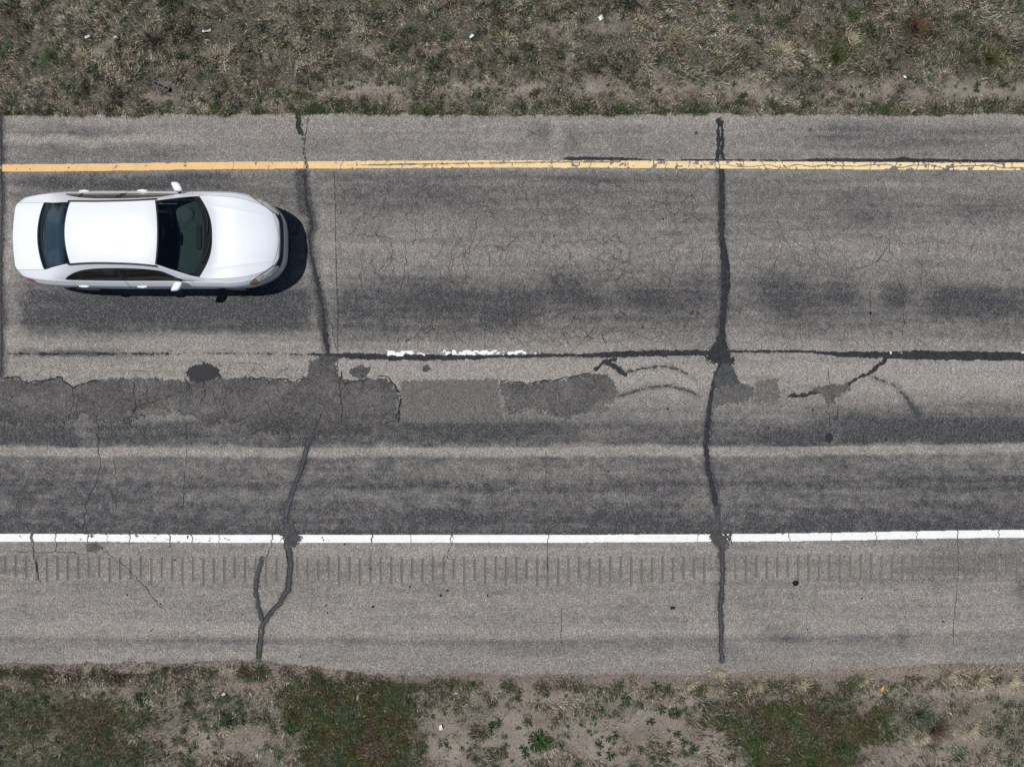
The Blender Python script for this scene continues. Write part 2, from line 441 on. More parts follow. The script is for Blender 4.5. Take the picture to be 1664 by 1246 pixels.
def ground_z(X, Y):
    px = X * S + CX; py = CY - Y * S
    over_t = (np.clip(183 - py, -60, None)) / S      # metres outside the top edge
    over_b = (np.clip(py - 1090, -60, None)) / S
    o = np.maximum(over_t, over_b)
    z = np.where(o > 0, -0.012 - 0.05 * np.minimum(o, 12) * sstep(0.0, 1.2, o), -0.012 - 0.5 * np.minimum(-o, 0.12))
    rough = 0.035 * (fbm(X / 0.5, Y / 0.5, 50, 4) - 0.5) * 2
    return z + rough * sstep(0.05, 0.4, o)

gx = axis(-14, 14, 0.10, 420); gy = axis(-11, 11, 0.08, 420)
GX, GY = np.meshgrid(gx, gy, indexing='ij')
GZ = ground_z(GX, GY)
nx, ny = GX.shape
idx = np.arange(nx * ny).reshape(nx, ny)
Fq = np.stack([idx[:-1, :-1], idx[1:, :-1], idx[1:, 1:], idx[:-1, 1:]], -1).reshape(-1, 4)
gme = np_mesh('ground', np.stack([GX, GY, GZ], -1).reshape(-1, 3), Fq, True)
gout = np.maximum(np.abs(GY) - 9.0, np.abs(GX) - 12.0)
GROWN_PENDING = (gme, gout)
ground = link('ground', gme, M_ground)
tag(ground, 'bare taupe dirt verge on both sides of the road', kind='structure')

# ------------------------------------------------------------------ road sheet with slots for the rumble grooves
PITCH = 16.95
n0, n1_ = -24, 122
groove_x = 9 + PITCH * np.arange(n0, n1_)
cols = []
for g in groove_x:
    cols += [g - 2.1, g + 2.1, g + 5.3, g + 8.6, g + 11.8]
cols = np.array(cols)
xl = [cols[0]]; d = 8.0
while xl[-1] > -8000: xl.append(xl[-1] - d); d *= 1.15
xr_ = [cols[-1]]; d = 8.0
while xr_[-1] < 9600: xr_.append(xr_[-1] + d); d *= 1.15
pxs = np.concatenate([np.array(xl[:0:-1]), cols, np.array(xr_[1:])])
c0 = len(xl) - 1
vs_mid = np.concatenate([np.arange(200, 720, 4.0), np.arange(720, 748, 2.0), np.arange(748, 904, 4.0), np.arange(904, 958, 3.0), np.arange(958, 1058, 4.0)])
nv = len(vs_mid)
PX = np.repeat(pxs[:, None], nv + 12, 1)
PY = np.zeros_like(PX)
te = top_edge(pxs); be = bot_edge(pxs)
PY[:, 6:6 + nv] = vs_mid[None, :] + bow(PX[:, 6:6 + nv], np.repeat(vs_mid[None, :], len(pxs), 0))
for k in range(6):
    PY[:, k] = te + (PY[:, 6] - te) * k / 6
    PY[:, 6 + nv + k] = PY[:, 5 + nv] + (be - PY[:, 5 + nv]) * (k + 1) / 6
VX = wx(PX); VY = wy(PY)
VZ = np.zeros_like(VX)
VZ[:, 0] = -0.03; VZ[:, -1] = -0.03
nR, nC = PX.shape
idx = np.arange(nR * nC).reshape(nR, nC)
keep = np.ones((nR - 1, nC - 1), bool)
groove_spec = []
vrow0 = 6 + np.searchsorted(vs_mid, 904); 
for gi, g in enumerate(groove_x):
    i = c0 + gi * 5
    a = int(vrow0 + rng.integers(0, 2)); bnd = int(vrow0 + 12 + rng.integers(0, 5))
    if g < 60: bnd -= 2
    # no groove where the tar seams lie
    if abs(g - 470) < 12 or abs(g - 1173) < 12: continue
    keep[i, a:bnd] = False
    groove_spec.append((i, a, bnd))
Fq = np.stack([idx[:-1, :-1], idx[:-1, 1:], idx[1:, 1:], idx[1:, :-1]], -1)[keep]
rme = np_mesh('road', np.stack([VX, VY, VZ], -1).reshape(-1, 3), Fq)
add_float(rme, 'wear', road_wear(PX, PY).ravel())
add_float(rme, 'crack', road_crack(PX, PY).ravel())
road = link('road', rme, M_road)
tag(road, 'worn two lane grey asphalt road with patched surface and paved shoulders', kind='structure')

for i, a, bnd in groove_spec:
    r0 = VX[i, a]; r1 = VX[i + 1, a]; m = (r0 + r1) / 2
    ys = VY[i, a:bnd + 1]; n = len(ys)
    V = []; F = []
    for k, yy in enumerate(ys):
        dep = 0.0 if k in (0, n - 1) else (-0.015 if PX[i, a] < 1400 else -0.013) - 0.005 * random.random()
        V += [(r0, yy, 0.0), (m, yy, dep), (r1, yy, 0.0)]
    for k in range(n - 1):
        q = 3 * k
        F += [(q, q + 3, q + 4, q + 1), (q + 1, q + 4, q + 5, q + 2)]
    link('rumble_groove', np_mesh('rumble_groove', np.array(V), np.array(F)), M_groove_pale if (random.random() < (.4 if PX[i, a] > 1380 else .15)) else M_groove, road)

# ------------------------------------------------------------------ raster sheets: patches, tar, paint as thin geometry
_zstep = [0]
def sheet(name, bbox, field, mat, z=0.004, rise=0.003, feather=3.0, cell=1.0, wear=None, crackv=None, label=None, uniq=True):
    """field(px,py)>0 inside (px units); cell in photo px"""
    x0, y0, x1, y1 = bbox
    xs = np.arange(x0, x1 + cell, cell); ys = np.arange(y0, y1 + cell, cell)
    X, Y = np.meshgrid(xs, ys, indexing='ij')
    f = field(X, Y)
    fc = 0.25 * (f[:-1, :-1] + f[1:, :-1] + f[1:, 1:] + f[:-1, 1:])
    m = fc > 0
    if not m.any(): return None
    idx = np.arange(X.size).reshape(X.shape)
    F = np.stack([idx[:-1, :-1], idx[:-1, 1:], idx[1:, 1:], idx[1:, :-1]], -1)[m]
    used, inv = np.unique(F.ravel(), return_inverse=True)
    F = inv.reshape(-1, 4)
    vx = X.ravel()[used]; vy = Y.ravel()[used]; vf = f.ravel()[used]
    jit = cell * 0.3
    if uniq: _zstep[0] += 1
    zz = z + 0.00012 * (_zstep[0] % 12) + rise * sstep(0, feather, vf)
    V = np.stack([wx(vx + jit * (rng.random(len(vx)) - .5)), wy(vy + jit * (rng.random(len(vx)) - .5)), zz], -1)
    me = np_mesh(name, V, F, True)
    if wear is not None: add_float(me, 'wear', wear(vx, vy))
    if crackv is not None: add_float(me, 'crack', crackv(vx, vy))
    o = link(name, me, mat, road)
    if label: o['label'] = label
    return o

def ribbon(name, pts, hw, mat=None, rough=2.2, seed=0, taper=True, label=None, z=0.004, cell=1.0, hwf=None):
    xs = [p[0] for p in pts]; ys = [p[1] for p in pts]
    m = 14
    def fld(X, Y):
        xx = X + 3.0 * (fbm(X / 11, Y / 11, 60 + seed) - .5); yy = Y + 3.0 * (fbm(X / 11, Y / 11, 70 + seed) - .5)
        d, t = poly_dist(xx, yy, pts)
        w = hw if hwf is None else hwf(t)
        f = w - d + rough * 2.4 * (fbm(X / 4, Y / 4, 80 + seed, 3) - .5)
        return f
    return sheet(name, (min(xs) - m, min(ys) - m, max(xs) + m, max(ys) + m), fld, mat or M_tar, z=z, label=label, cell=cell, feather=2.5)

def patch(name, pts, mat, rough=3.0, seed=0, z=0.005, rise=0.006, wear=None, crackv=None, label=None, cell=1.1, ravel=0.0):
    xs = [p[0] for p in pts]; ys = [p[1] for p in pts]
    m = 10
    def fld(X, Y):
        return poly_sd(X, Y, pts) + rough * 2.2 * (fbm(X / 9, Y / 9, 90 + seed, 4) - .5) + rough * 1.6 * (fbm(X / 2.6, Y / 2.6, 95 + seed, 2) - .5) + ravel * (rng.random(np.shape(X)) + vnoise(X / 1.7, Y / 1.7, 97 + seed) - 1.0) * (0.35 + sstep(-8, 10, Y - 0.5 * (min(ys) + max(ys))))
    return sheet(name, (min(xs) - m, min(ys) - m, max(xs) + m, max(ys) + m), fld, mat, z=z, rise=rise, feather=4, wear=wear, crackv=crackv, label=label, cell=cell)

# long patch, split by its different fills
PA = [(-420, 620), (-200, 612), (0, 617), (28, 612), (44, 622), (70, 619), (95, 612), (108, 622), (122, 630), (150, 619), (200, 615), (250, 614), (300, 619), (330, 616), (400, 613), (450, 616), (480, 620), (498, 612), (504, 586), (545, 580),
      (551, 612), (575, 620), (600, 614), (628, 618), (646, 636), (649, 652), (640, 684), (600, 690), (560, 700), (510, 712), (480, 702), (440, 706), (400, 692), (370, 684), (335, 686), (305, 672), (280, 668), (250, 668), (225, 676), (205, 690), (170, 684), (140, 674), (110, 684), (60, 690), (0, 684), (-200, 690), (-420, 684)]
def pa_wear(px, py):
    w = 0.62 + 0.9 * (fbm(px / 45, py / 30, 120, 4) - .5) + 0.3 * sstep(660, 700, py)
    w = w - 0.28 * soft_box(px, py, 20, 640, 120, 665, 20, 14) - 0.25 * soft_box(px, py, 590, 630, 630, 660, 15, 10)
    return np.clip(w, 0, 1)
patch('asphalt_patch', PA, M_patch, 4.5, 1, ravel=14, wear=pa_wear, crackv=lambda a, b: 0 * a + 0.95, label='long crazed dark grey patch along the lower lane from the left edge')
patch('asphalt_patch', [(652, 619), (730, 617), (809, 616), (811, 640), (809, 682), (730, 684), (655, 684), (650, 650)], M_patch_fresh, 2.0, 2, ravel=13, label='smooth brownish rectangular patch in the middle of the lower lane')
PC = [(813, 622), (840, 620), (862, 623), (880, 618), (912, 618), (938, 611), (962, 605), (985, 609), (998, 620), (1004, 638), (995, 652), (972, 655), (960, 668), (930, 676), (900, 676), (870, 662), (845, 668), (822, 672)]
patch('asphalt_patch', PC, M_patch, 3.4, 3, ravel=9, wear=lambda a, b: np.clip(0.54 + 0.7 * (fbm(a / 40, b / 25, 122, 4) - .5), 0, 1), crackv=lambda a, b: 0 * a + 0.5, label='rounded grey patch with lobed right end beside the brownish rectangle')
patch('asphalt_patch', [(1160, 634), (1178, 624), (1205, 622), (1226, 630), (1224, 645), (1205, 652), (1180, 656), (1160, 662)], M_patch, 3, 4, ravel=8, wear=lambda a, b: 0 * a + 0.5, crackv=lambda a, b: 0 * a, label='small grey patch just right of the long tar seam')
patch('asphalt_patch', [(1226, 618), (1264, 616), (1266, 655), (1228, 656)], M_patch_fresh, 1.6, 5, ravel=10, label='small square pale grey patch')
patch('asphalt_patch', [(1316, 634), (1340, 626), (1378, 624), (1384, 632), (1362, 646), (1352, 660), (1344, 656), (1338, 642)], M_patch, 2.6, 6, ravel=7, wear=lambda a, b: 0 * a + 0.55, crackv=lambda a, b: 0 * a, label='small triangular grey patch at the foot of a diagonal tar seam')
patch('pothole_fill', [(302, 604), (312, 594), (330, 590), (345, 593), (357, 600), (357, 612), (340, 620), (318, 621), (306, 614)], M_hole, 3.2, 7, ravel=3, z=0.009, label='black oval pothole fill above the long patch')
patch('asphalt_patch', [(566, 604), (580, 594), (588, 592), (596, 598), (603, 591), (602, 602), (590, 614), (574, 612)], M_patch, 1.8, 8, wear=lambda a, b: 0 * a + 0.75, crackv=lambda a, b: 0 * a, label='small ragged tar spot above the long patch')
patch('asphalt_patch', [(686, 596), (694, 592), (700, 600), (694, 605), (687, 602)], M_tar_grey, 1.5, 9)
patch('asphalt_patch', [(140, 884), (154, 881), (168, 889), (160, 896), (142, 896)], M_patch, 1.6, 10, wear=lambda a, b: 0 * a + 0.6, crackv=lambda a, b: 0 * a)
# pale breaks in the long patch
for q, (bx, by, brx, bry) in enumerate([(246, 668, 27, 6), (338, 667, 12, 5), (138, 678, 10, 6), (974, 663, 12, 7), (211, 672, 6, 4)]):
    pts = [(bx + brx * math.cos(a), by + bry * math.sin(a)) for a in np.linspace(0, 6.28, 9)[:-1]]
    patch('broken_spot', pts, M_patch_fresh, 2.6, 20 + q, z=0.0125)

# sealant
ribbon('tar_seam', SEAM_TOP_STUB, 3.8, seed=1)
ribbon('tar_seam', SEAM_A, 4.2, M_tar, rough=3.0, seed=2, hwf=lambda t: 1.2 + 1.5 * np.sin(6 + 9 * t) ** 2 + 0.8 * t, label='wavy black tar seam crossing the upper lane in front of the car')
ribbon('tar_seam', SEAM_A_LOW, 3.6, M_tar_blue, rough=3.0, seed=3, label='slanted black tar seam crossing the lower lane')
ribbon('tar_seam', SEAM_A_SH, 5.4, M_tar_grey, seed=4, label='curved black tar seam bending across the lower shoulder', hwf=lambda t: 5.2 - 2.8 * t, rough=2.8)
ribbon('tar_seam', SEAM_A_BR, 4.0, M_tar_grey, seed=5, label='short side branch of the curved tar seam on the lower shoulder')
ribbon('tar_seam', SEAM_B_TOP, 2.9, seed=6); ribbon('tar_seam', SEAM_B_TOP2, 2.6, seed=7)
ribbon('tar_seam', SEAM_B, 4.8, seed=8, label='straight black tar seam crossing the upper lane')
ribbon('tar_seam', SEAM_B_ALT, 2.5, seed=9, rough=1.3)
ribbon('tar_seam', SEAM_B_MID, 4.0, seed=10, label='long black tar seam crossing the lower lane')
ribbon('tar_seam', SEAM_B_SH, 4.6, M_tar_grey, rough=3.2, seed=11, hwf=lambda t: 5.2 - 2.0 * t, label='straight black tar seam crossing the lower shoulder')
ribbon('tar_seam', SEAM_EDGE, 3.2, M_tar_grey, seed=12, rough=3.0)
ribbon('tar_seam', [(1178, 585), (1166, 606), (1160, 626)], 5.0, seed=13)
ribbon('tar_seam', [(1180, 585), (1190, 604), (1196, 622)], 4.0, seed=14, rough=3)
ribbon('tar_seam', [(985, 588), (1000, 596), (1015, 608)], 4.2, seed=15, rough=2.8)
ribbon('tar_seam', [(968, 600), (982, 589), (1000, 584)], 3.0, seed=16, rough=2.6)
ribbon('tar_seam', [(1020, 604), (1040, 599), (1072, 595), (1100, 599), (1116, 607)], 1.5, M_tar_grey, 2.6, 17)
ribbon('tar_seam', [(1005, 644), (1030, 636), (1052, 630), (1085, 627), (1112, 633), (1130, 641)], 1.8, M_tar_grey, 2.6, 18)
ribbon('tar_seam', [(1285, 643), (1310, 641), (1330, 636)], 3.2, seed=19, rough=2.6)
ribbon('tar_seam', [(1376, 626), (1396, 612), (1413, 607), (1428, 594), (1440, 583)], 2.8, M_tar, 2.4, 20, label='diagonal black tar seam running up to the centre joint')
ribbon('tar_seam', [(1421, 613), (1450, 624), (1468, 640), (1482, 660), (1492, 674)], 1.4, M_tar_grey, 2.4, 21)
ribbon('tar_seam', [(800, 619), (816, 630), (812, 660)], 0.4, M_tar, 1.6, 22)
ribbon('tar_seam', [(640, 626), (651, 645), (648, 684)], 1.4, M_tar, 2.0, 23, z=0.012)
ribbon('tar_seam', [(520, 600), (545, 600), (552, 632)], 1.0, M_tar_grey, 2.4, 24, z=0.012)
# splats where seams meet
patch('tar_splat', [(1145, 572), (1158, 560), (1166, 548), (1172, 542), (1180, 560), (1190, 580), (1192, 592), (1180, 590), (1166, 592), (1150, 588)], M_tar, 3.8, 30, ravel=8, z=0.010, rise=.004, label='ragged black tar splat where the two seams meet')
patch('tar_splat', [(455, 866), (470, 846), (478, 848), (480, 862), (490, 872), (484, 880), (480, 890), (462, 892), (460, 878)], M_tar_grey, 3.8, 31, ravel=6, z=0.0125, rise=.004, label='grey tar splat covering the white line at the curved seam')
patch('tar_splat', [(1158, 826), (1168, 818), (1172, 845), (1174, 866), (1188, 868), (1186, 880), (1180, 890), (1164, 888), (1154, 880), (1156, 866), (1160, 850)], M_tar_grey, 3.6, 32, ravel=7, z=0.0125, rise=.004, label='grey tar splat covering the white line at the straight seam')
patch('tar_splat', [(518, 578), (546, 576), (548, 584), (542, 592), (520, 590)], M_tar_grey, 2.5, 33, z=0.010)

patch('tar_splat', [(1176, 586), (1186, 588), (1194, 606), (1204, 626), (1180, 630), (1158, 630), (1164, 608)], M_tar_grey, 3.0, 34, z=0.0068, rise=.002, label='grey triangular tar splat under the seam crossing')
# centre joint
def joint_hw(X):
    return np.interp(X, [-500, 10, 30, 80, 150, 260, 290, 345, 360, 430, 500, 545, 600, 700, 850, 930, 965, 1000, 1080, 1150, 1185, 1330, 1360, 1440, 1500, 1664, 2400],
                     [.4, .0, .8, 1.4, .9, .8, .1, .0, .4, .4, .2, 3.6, 5.2, 4.6, 2.4, 2.6, 3.2, 5.4, 5.2, 4.2, 2.2, 2.0, 4.0, 5.6, 7.0, 7.4, 7])
def joint_field(X, Y):
    d, _ = poly_dist(X, Y + 2.0 * (fbm(X / 30, Y / 30, 131) - .5), JOINT)
    return joint_hw(X) - d + 5.4 * (fbm(X / 10, Y / 3, 132, 4) - .5) + 2.5 * (vnoise(X / 2.2, Y / 1.8, 133) - .5)
sheet('centre_joint', (-420, 560, 2100, 592), joint_field, M_tar, z=0.004, feather=2.5, cell=1.2, label='ragged black tar joint along the middle of the road')

# paint ------------------------------------------------
def yline_field(X, Y):
    c = 267.0 + bow_y(X)
    e = 5.9 - np.abs(Y - c) + 1.1 * (fbm(X / 6, Y / 3, 140, 3) - .5)
    wearx = sstep(530, 640, X)
    # lengthwise split in the upper third
    sc_ = np.interp(X, [540, 700, 840, 1010], [1.0, -0.6, -2.4, -4.2])
    split = np.abs(Y - (c + sc_ + 1.6 * (fbm(X / 18, 0 * X, 141) - .5))) - (0.25 + 2.3 * fbm(X / 7, 0 * X, 142) ** 1.4) * wearx
    e = np.where((X > 541) & (X < 1010), np.minimum(e, split), e)
    # flakes
    flake = fbm(X / 7, Y / 5, 143, 4) - np.interp(X, [0, 400, 900, 1040, 1060, 1110, 1150, 1300, 1450, 1664], [.22, .24, .28, .32, .39, .39, .33, .32, .35, .34])
    e = np.minimum(e, flake * 25)
    # network of fine cracks, running mostly crosswise and, on the right, lengthwise too
    rr = np.random.default_rng(5)
    x0 = 380
    while x0 < 1720:
        sl = rr.normal(0, .5); ph = rr.uniform(0, 50)
        gw = rr.uniform(.35, 1.05) * float(np.interp(x0, [380, 700, 1200, 1664], [.6, .9, 1.0, 1.2]))
        e = np.minimum(e, np.abs(X - x0 - sl * (Y - c) + 5 * (vnoise(Y / 3.2 + ph, 0 * Y, 147) - .5)) - gw)
        x0 += rr.uniform(14, 46)
    ln2 = np.abs(Y - c - 1.2 - 7 * (vnoise(X / 24, 0 * X, 148) - .5)) - np.interp(X, [0, 1000, 1180, 1664], [-1, -1, .7, 1.1]) * (.4 + fbm(X / 12, 0 * X, 149))
    e = np.where(X > 1000, np.minimum(e, ln2), e)
    for gx_, gw in ((499, 2.6), (0, 1.0), (1169, .8)):
        e = np.minimum(e, np.abs(X - gx_ - 0.2 * (Y - c) + 2 * (vnoise(Y / 3, 0 * Y, 146) - .5)) - gw)
    return e
sheet('yellow_edge_line', (-420, 252, 2100, 290), yline_field, M_yellow, z=0.0045, rise=0.002, feather=1.0, cell=0.8, wear=lambda a, b: np.interp(a, [0, 420, 700, 1100, 1664], [0, .15, .5, .75, 1]), label='cracked yellow line along the upper edge of the lanes', uniq=False)  # yellow turns paler from left to right
def wline_field(X, Y):
    c = 875.0 + bow_w(X)
    e = 6.3 - np.abs(Y - c) + 0.8 * (fbm(X / 6, Y / 3, 150, 3) - .5)
    flake = fbm(X / 6, Y / 4, 151, 4) - np.interp(X, [0, 120, 360, 420, 1664], [.25, .29, .26, .2, .19])
    e = np.minimum(e, flake * 25)
    for gx_, gw in ((52, 2.6), (91, .9), (143, 1.0), (175, .5), (211, 1.0), (276, 1.1), (312, .9), (356, .7), (442, 1.1), (605, 1.2), (667, .5), (733, 1.0), (736, .6), (891, .8), (1134, .6), (1283, .7), (1351, .6), (1424, .7), (1490, .7), (1556, .9), (1623, .8)):
        e = np.minimum(e, np.abs(X - gx_ + 3.2 * (vnoise(Y / 3.5 + gx_, 0 * Y, 152) - .5)) - gw * 0.9)
    return e
sheet('white_edge_line', (-420, 855, 2100, 892), wline_field, M_white, z=0.0045, rise=0.002, feather=1.0, cell=0.8, label='solid white line between the lower lane and the shoulder', uniq=False)
def dash_field(x0, x1, yc, hw, worn, seed):
    def f(X, Y):
        e = np.minimum(hw - np.abs(Y - yc), np.minimum(X - x0, x1 - X)) + 1.6 * (fbm(X / 5, Y / 3, seed, 3) - .5)
        fl = fbm(X / 6, Y / 3.5, seed + 1, 4) - worn - 0.16 * sstep(x1 - 70, x1, X) - 0.10 * sstep(0.0, hw, np.abs(Y - yc))
        return np.minimum(e, fl * 20)
    return f
sheet('lane_dash', (620, 562, 700, 590), dash_field(630, 691, 574.5, 4.5, .40, 160), M_white, z=0.0095, rise=.001, cell=.6, label='short worn stub of white lane dash')
sheet('lane_dash', (705, 562, 900, 590), dash_field(714, 884, 572.8, 3.9, .41, 165), M_white, z=0.0095, rise=.001, cell=.6, label='long flaking remnant of white lane dash')
sheet('lane_dash', (1440, 562, 1475, 590), dash_field(1446, 1468, 573.5, 2.4, .46, 170), M_white, z=0.0145, rise=.001, cell=.6)
sheet('lane_dash', (1650, 562, 1760, 590), dash_field(1659, 1750, 572.5, 3.2, .43, 175), M_white, z=0.0145, rise=.001, cell=.6)
# tar line hugging the top of the yellow line
def ytar(X, Y):
    c = 259.3 + bow_y(X)
    hw = np.interp(X, [900, 922, 960, 1030, 1060, 1100, 1110, 1180, 1300, 1320, 1400, 1455, 1466, 1480, 1560, 1664, 2100], [-3, 2.4, 2.8, 1.6, .6, .2, .8, .9, .9, 2.4, 2.6, 2.6, 5.0, 2.8, 2.3, 2.2, 2])
    return hw - np.abs(Y - c + 0.6 * hw) + 2.4 * (fbm(X / 8, Y / 4, 180, 3) - .5)
sheet('tar_seam', (890, 244, 2100, 272), ytar, M_tar, z=0.0075, rise=.002, cell=1.0, label='thin black tar seam hugging the upper side of the yellow line')

# ------------------------------------------------------------------ individual cracks
def crack_line(pts, w=1.0, seed=0, z=0.003, mat=None, jag=3.0, label=None):
    r = np.random.default_rng(1000 + seed)
    P = [np.array(pts[0], float)]
    for a, b in zip(pts[:-1], pts[1:]):
        a = np.array(a, float); b = np.array(b, float)
        n = max(2, int(np.hypot(*(b - a)) / 5))
        for k in range(1, n + 1):
            q = a + (b - a) * k / n
            if k < n: q = q + (r.random(2) - .5) * jag
            P.append(q)
    P = np.array(P)
    T = np.gradient(P, axis=0); T /= (np.hypot(T[:, 0], T[:, 1])[:, None] + 1e-9)
    N = np.stack([-T[:, 1], T[:, 0]], -1)
    ww = w * (0.25 + 0.75 * r.random(len(P))) * 0.5
    ww[0] *= .2; ww[-1] *= .2
    A = P + N * ww[:, None]; B = P - N * ww[:, None]
    V = np.concatenate([np.stack([wx(A[:, 0]), wy(A[:, 1]), 0 * ww + z], -1), np.stack([wx(B[:, 0]), wy(B[:, 1]), 0 * ww + z], -1)])
    n = len(P)
    F = np.array([(k, k + 1, n + k + 1, n + k) for k in range(n - 1)])
    return V, F
def add_crack(pts, w=1.0, seed=0, z=0.003, jag=3.0, label=None, mat=None):
    V, F = crack_line(pts, w, seed, z, jag=jag)
    o = link('crack', np_mesh('crack', V, F), mat or M_crack, road)
    if label: o['label'] = label
CR = [([(543, 278), (545, 340), (546, 420), (549, 500), (549, 575)], 1.5, 1.4), ([(549, 580), (551, 640)], 1.6, 2),
      ([(524, 500), (536, 520), (543, 550), (549, 572)], 1.3, 4), ([(637, 392), (637, 415), (632, 430), (625, 440)], 1.1, 4), ([(661, 395), (660, 430), (653, 460), (652, 478)], 1.1, 4),
      ([(777, 352), (772, 380), (764, 400), (760, 420)], 1.0, 4), ([(724, 390), (718, 405), (708, 420)], 1.0, 4), ([(800, 390), (807, 402), (820, 408), (833, 390)], 1.0, 4),
      ([(676, 360), (676, 390), (670, 400)], 1.0, 4), ([(560, 380), (585, 384), (620, 384), (640, 386)], 1.0, 3), ([(647, 505), (647, 560)], 1.0, 2), ([(789, 505), (788, 568)], 1.2, 3),
      ([(913, 532), (922, 556), (926, 566)], 1.0, 3), ([(968, 530), (955, 545), (938, 565)], 1.0, 3), ([(1150, 392), (1142, 412), (1138, 440)], 1.1, 3),
      ([(1444, 382), (1446, 396), (1436, 412), (1425, 426), (1400, 436), (1378, 434)], 1.3, 3), ([(1446, 396), (1446, 414)], 1.2, 3), ([(1185, 405), (1200, 420), (1222, 432), (1240, 440)], 1.0, 3),
      ([(1468, 470), (1469, 520), (1466, 545)], 1.4, 4), ([(1415, 470), (1414, 525)], 1.2, 5),
      ([(158, 670), (160, 720), (162, 760), (152, 792), (140, 815), (136, 866)], 1.8, 5), ([(302, 690), (303, 735), (300, 780), (296, 830)], 1.1, 3), ([(185, 745), (190, 785), (188, 830)], 1.0, 4),
      ([(52, 862), (54, 880), (55, 905), (62, 930), (66, 950)], 2.4, 4), ([(40, 850), (50, 862)], 1.2, 3), ([(120, 850), (138, 862), (146, 876), (160, 888), (178, 902), (205, 920), (228, 945), (248, 970), (270, 995)], 1.3, 4),
      ([(210, 862), (212, 880)], 1.2, 2), ([(91, 868), (92, 900)], 1.2, 3), ([(0, 895), (40, 897), (100, 896), (140, 900)], 1.3, 4), ([(275, 868), (278, 895)], 1.2, 3), ([(312, 868), (330, 885)], 1.2, 3),
      ([(441, 868), (442, 885), (436, 900), (428, 912)], 1.3, 3), ([(733, 866), (734, 885), (728, 900), (722, 920)], 1.3, 3), ([(891, 868), (889, 890), (890, 930)], 1.2, 2),
      ([(1556, 862), (1557, 905), (1556, 940), (1552, 985), (1548, 1050)], 1.2, 3), ([(912, 990), (912, 1038), (914, 1052)], 1.2, 2), ([(856, 1012), (880, 1010), (911, 1012)], .9, 2),
      ([(887, 730), (887, 800)], .9, 3), ([(1347, 600), (1346, 665), (1348, 705)], 1.4, 5), ([(1360, 660), (1360, 705)], 1.2, 4),
      ([(604, 866), (603, 884)], 1.0, 2), ([(500, 185), (494, 240), (498, 280)], 1.6, 4), ([(880, 620), (876, 650), (880, 672)], 1.0, 4)]
for q, (pts, w, jag) in enumerate(CR):
    add_crack(pts, w, q, jag=jag)
for q, (pts, dx, w_) in enumerate([(SEAM_A, 1.0, 3.2), (SEAM_A_LOW, 2.8, 2.0), (SEAM_A_LOW, -3.0, 1.4), (SEAM_A_SH, 3.6, 2.2), (SEAM_A_SH, -4.0, 2.4), (SEAM_A_BR, 2.0, 2.2), (SEAM_B, 1.5, 1.6), (SEAM_B_SH, -2.6, 2.2), (SEAM_B_SH, 3.0, 1.6), (SEAM_B_MID, 1.0, 2.0), (SEAM_EDGE, .5, 2.4)]):
    add_crack([(x + dx, y) for x, y in pts], w_, 400 + q, z=0.0092, jag=2.0, mat=M_hole)
# hairline network of the upper lane: too many to count, one part
def hairlines(n, box, seed):
    r = np.random.default_rng(seed); Vs = []; Fs = []; o_ = 0
    starts = [(r.uniform(box[0], box[2]), r.uniform(box[1], box[3])) for _ in range(n)]
    for q, (x, y) in enumerate(starts):
        a = r.choice([math.pi / 2, math.pi / 2, 0.0]) + r.normal(0, .35); pts = [(x, y)]
        for k in range(int(r.integers(3, 9))):
            a += r.normal(0, .45); st = r.uniform(8, 20)
            x += st * math.cos(a); y += st * math.sin(a)
            if not (box[0] < x < box[2] and box[1] < y < box[3]): break
            pts.append((x, y))
            if r.random() < .22 and len(starts) < n * 3: starts.append((x, y))
        if len(pts) < 3: continue
        V, F = crack_line(pts, r.uniform(.55, 1.15), seed + q, .0028, jag=3.0)
        Vs.append(V); Fs.append(F + o_); o_ += len(V)
    o = link('hairline_cracks', np_mesh('hairline_cracks', np.concatenate(Vs), np.concatenate(Fs)), M_hair, road); o['kind'] = 'stuff'
M_hair = plain('hairline_crack_dust', (0.080, 0.068, 0.058), 0.95, 0.1, noise=0.4, nscale=60)
hairlines(70, (552, 285, 1165, 566), 5000)
hairlines(30, (1185, 330, 1660, 566), 6000)
hairlines(22, (0, 585, 500, 614), 7000)
# cracks running over the long patch
for q, (pts, w) in enumerate([([(219, 620), (217, 640), (222, 660), (212, 676)], 1.6), ([(222, 660), (240, 655), (262, 648), (285, 640), (300, 636)], 1.4), ([(300, 612), (308, 626), (306, 635)], 1.8),
                              ([(333, 620), (332, 645), (325, 660)], 1.5), ([(362, 620), (368, 640), (360, 662), (372, 680)], 1.2), ([(430, 650), (440, 668), (462, 690), (470, 705)], 1.3),
                              ([(463, 668), (482, 672), (495, 682)], 1.2), ([(525, 668), (515, 690), (505, 706)], 1.6), ([(525, 668), (545, 664), (555, 672)], 1.2), ([(435, 670), (433, 690)], 1.1), ([(556, 600), (552, 632), (556, 660), (554, 690)], 1.9),
                              ([(118, 630), (120, 655), (112, 680)], 1.2), ([(620, 690), (640, 684), (650, 668)], 1.4), ([(905, 622), (902, 650), (900, 672)], 1.0), ([(855, 624), (852, 664)], 1.1)]):
    add_crack(pts, w, 200 + q, z=0.0145, jag=4)
# ragged dark lip along the top of the long patch
for q, pts in enumerate([[(0, 617), (28, 612), (44, 622), (70, 619), (95, 612), (108, 622), (120, 630), (150, 619), (170, 617)], [(400, 613), (450, 616), (480, 620), (498, 612)], [(551, 612), (562, 624), (600, 616)], [(612, 612), (630, 612), (646, 632)], [(812, 618), (850, 620)], [(860, 622), (910, 616), (938, 611), (962, 605)]]):
    add_crack(pts, 2.6, 300 + q, z=0.0142, jag=4)

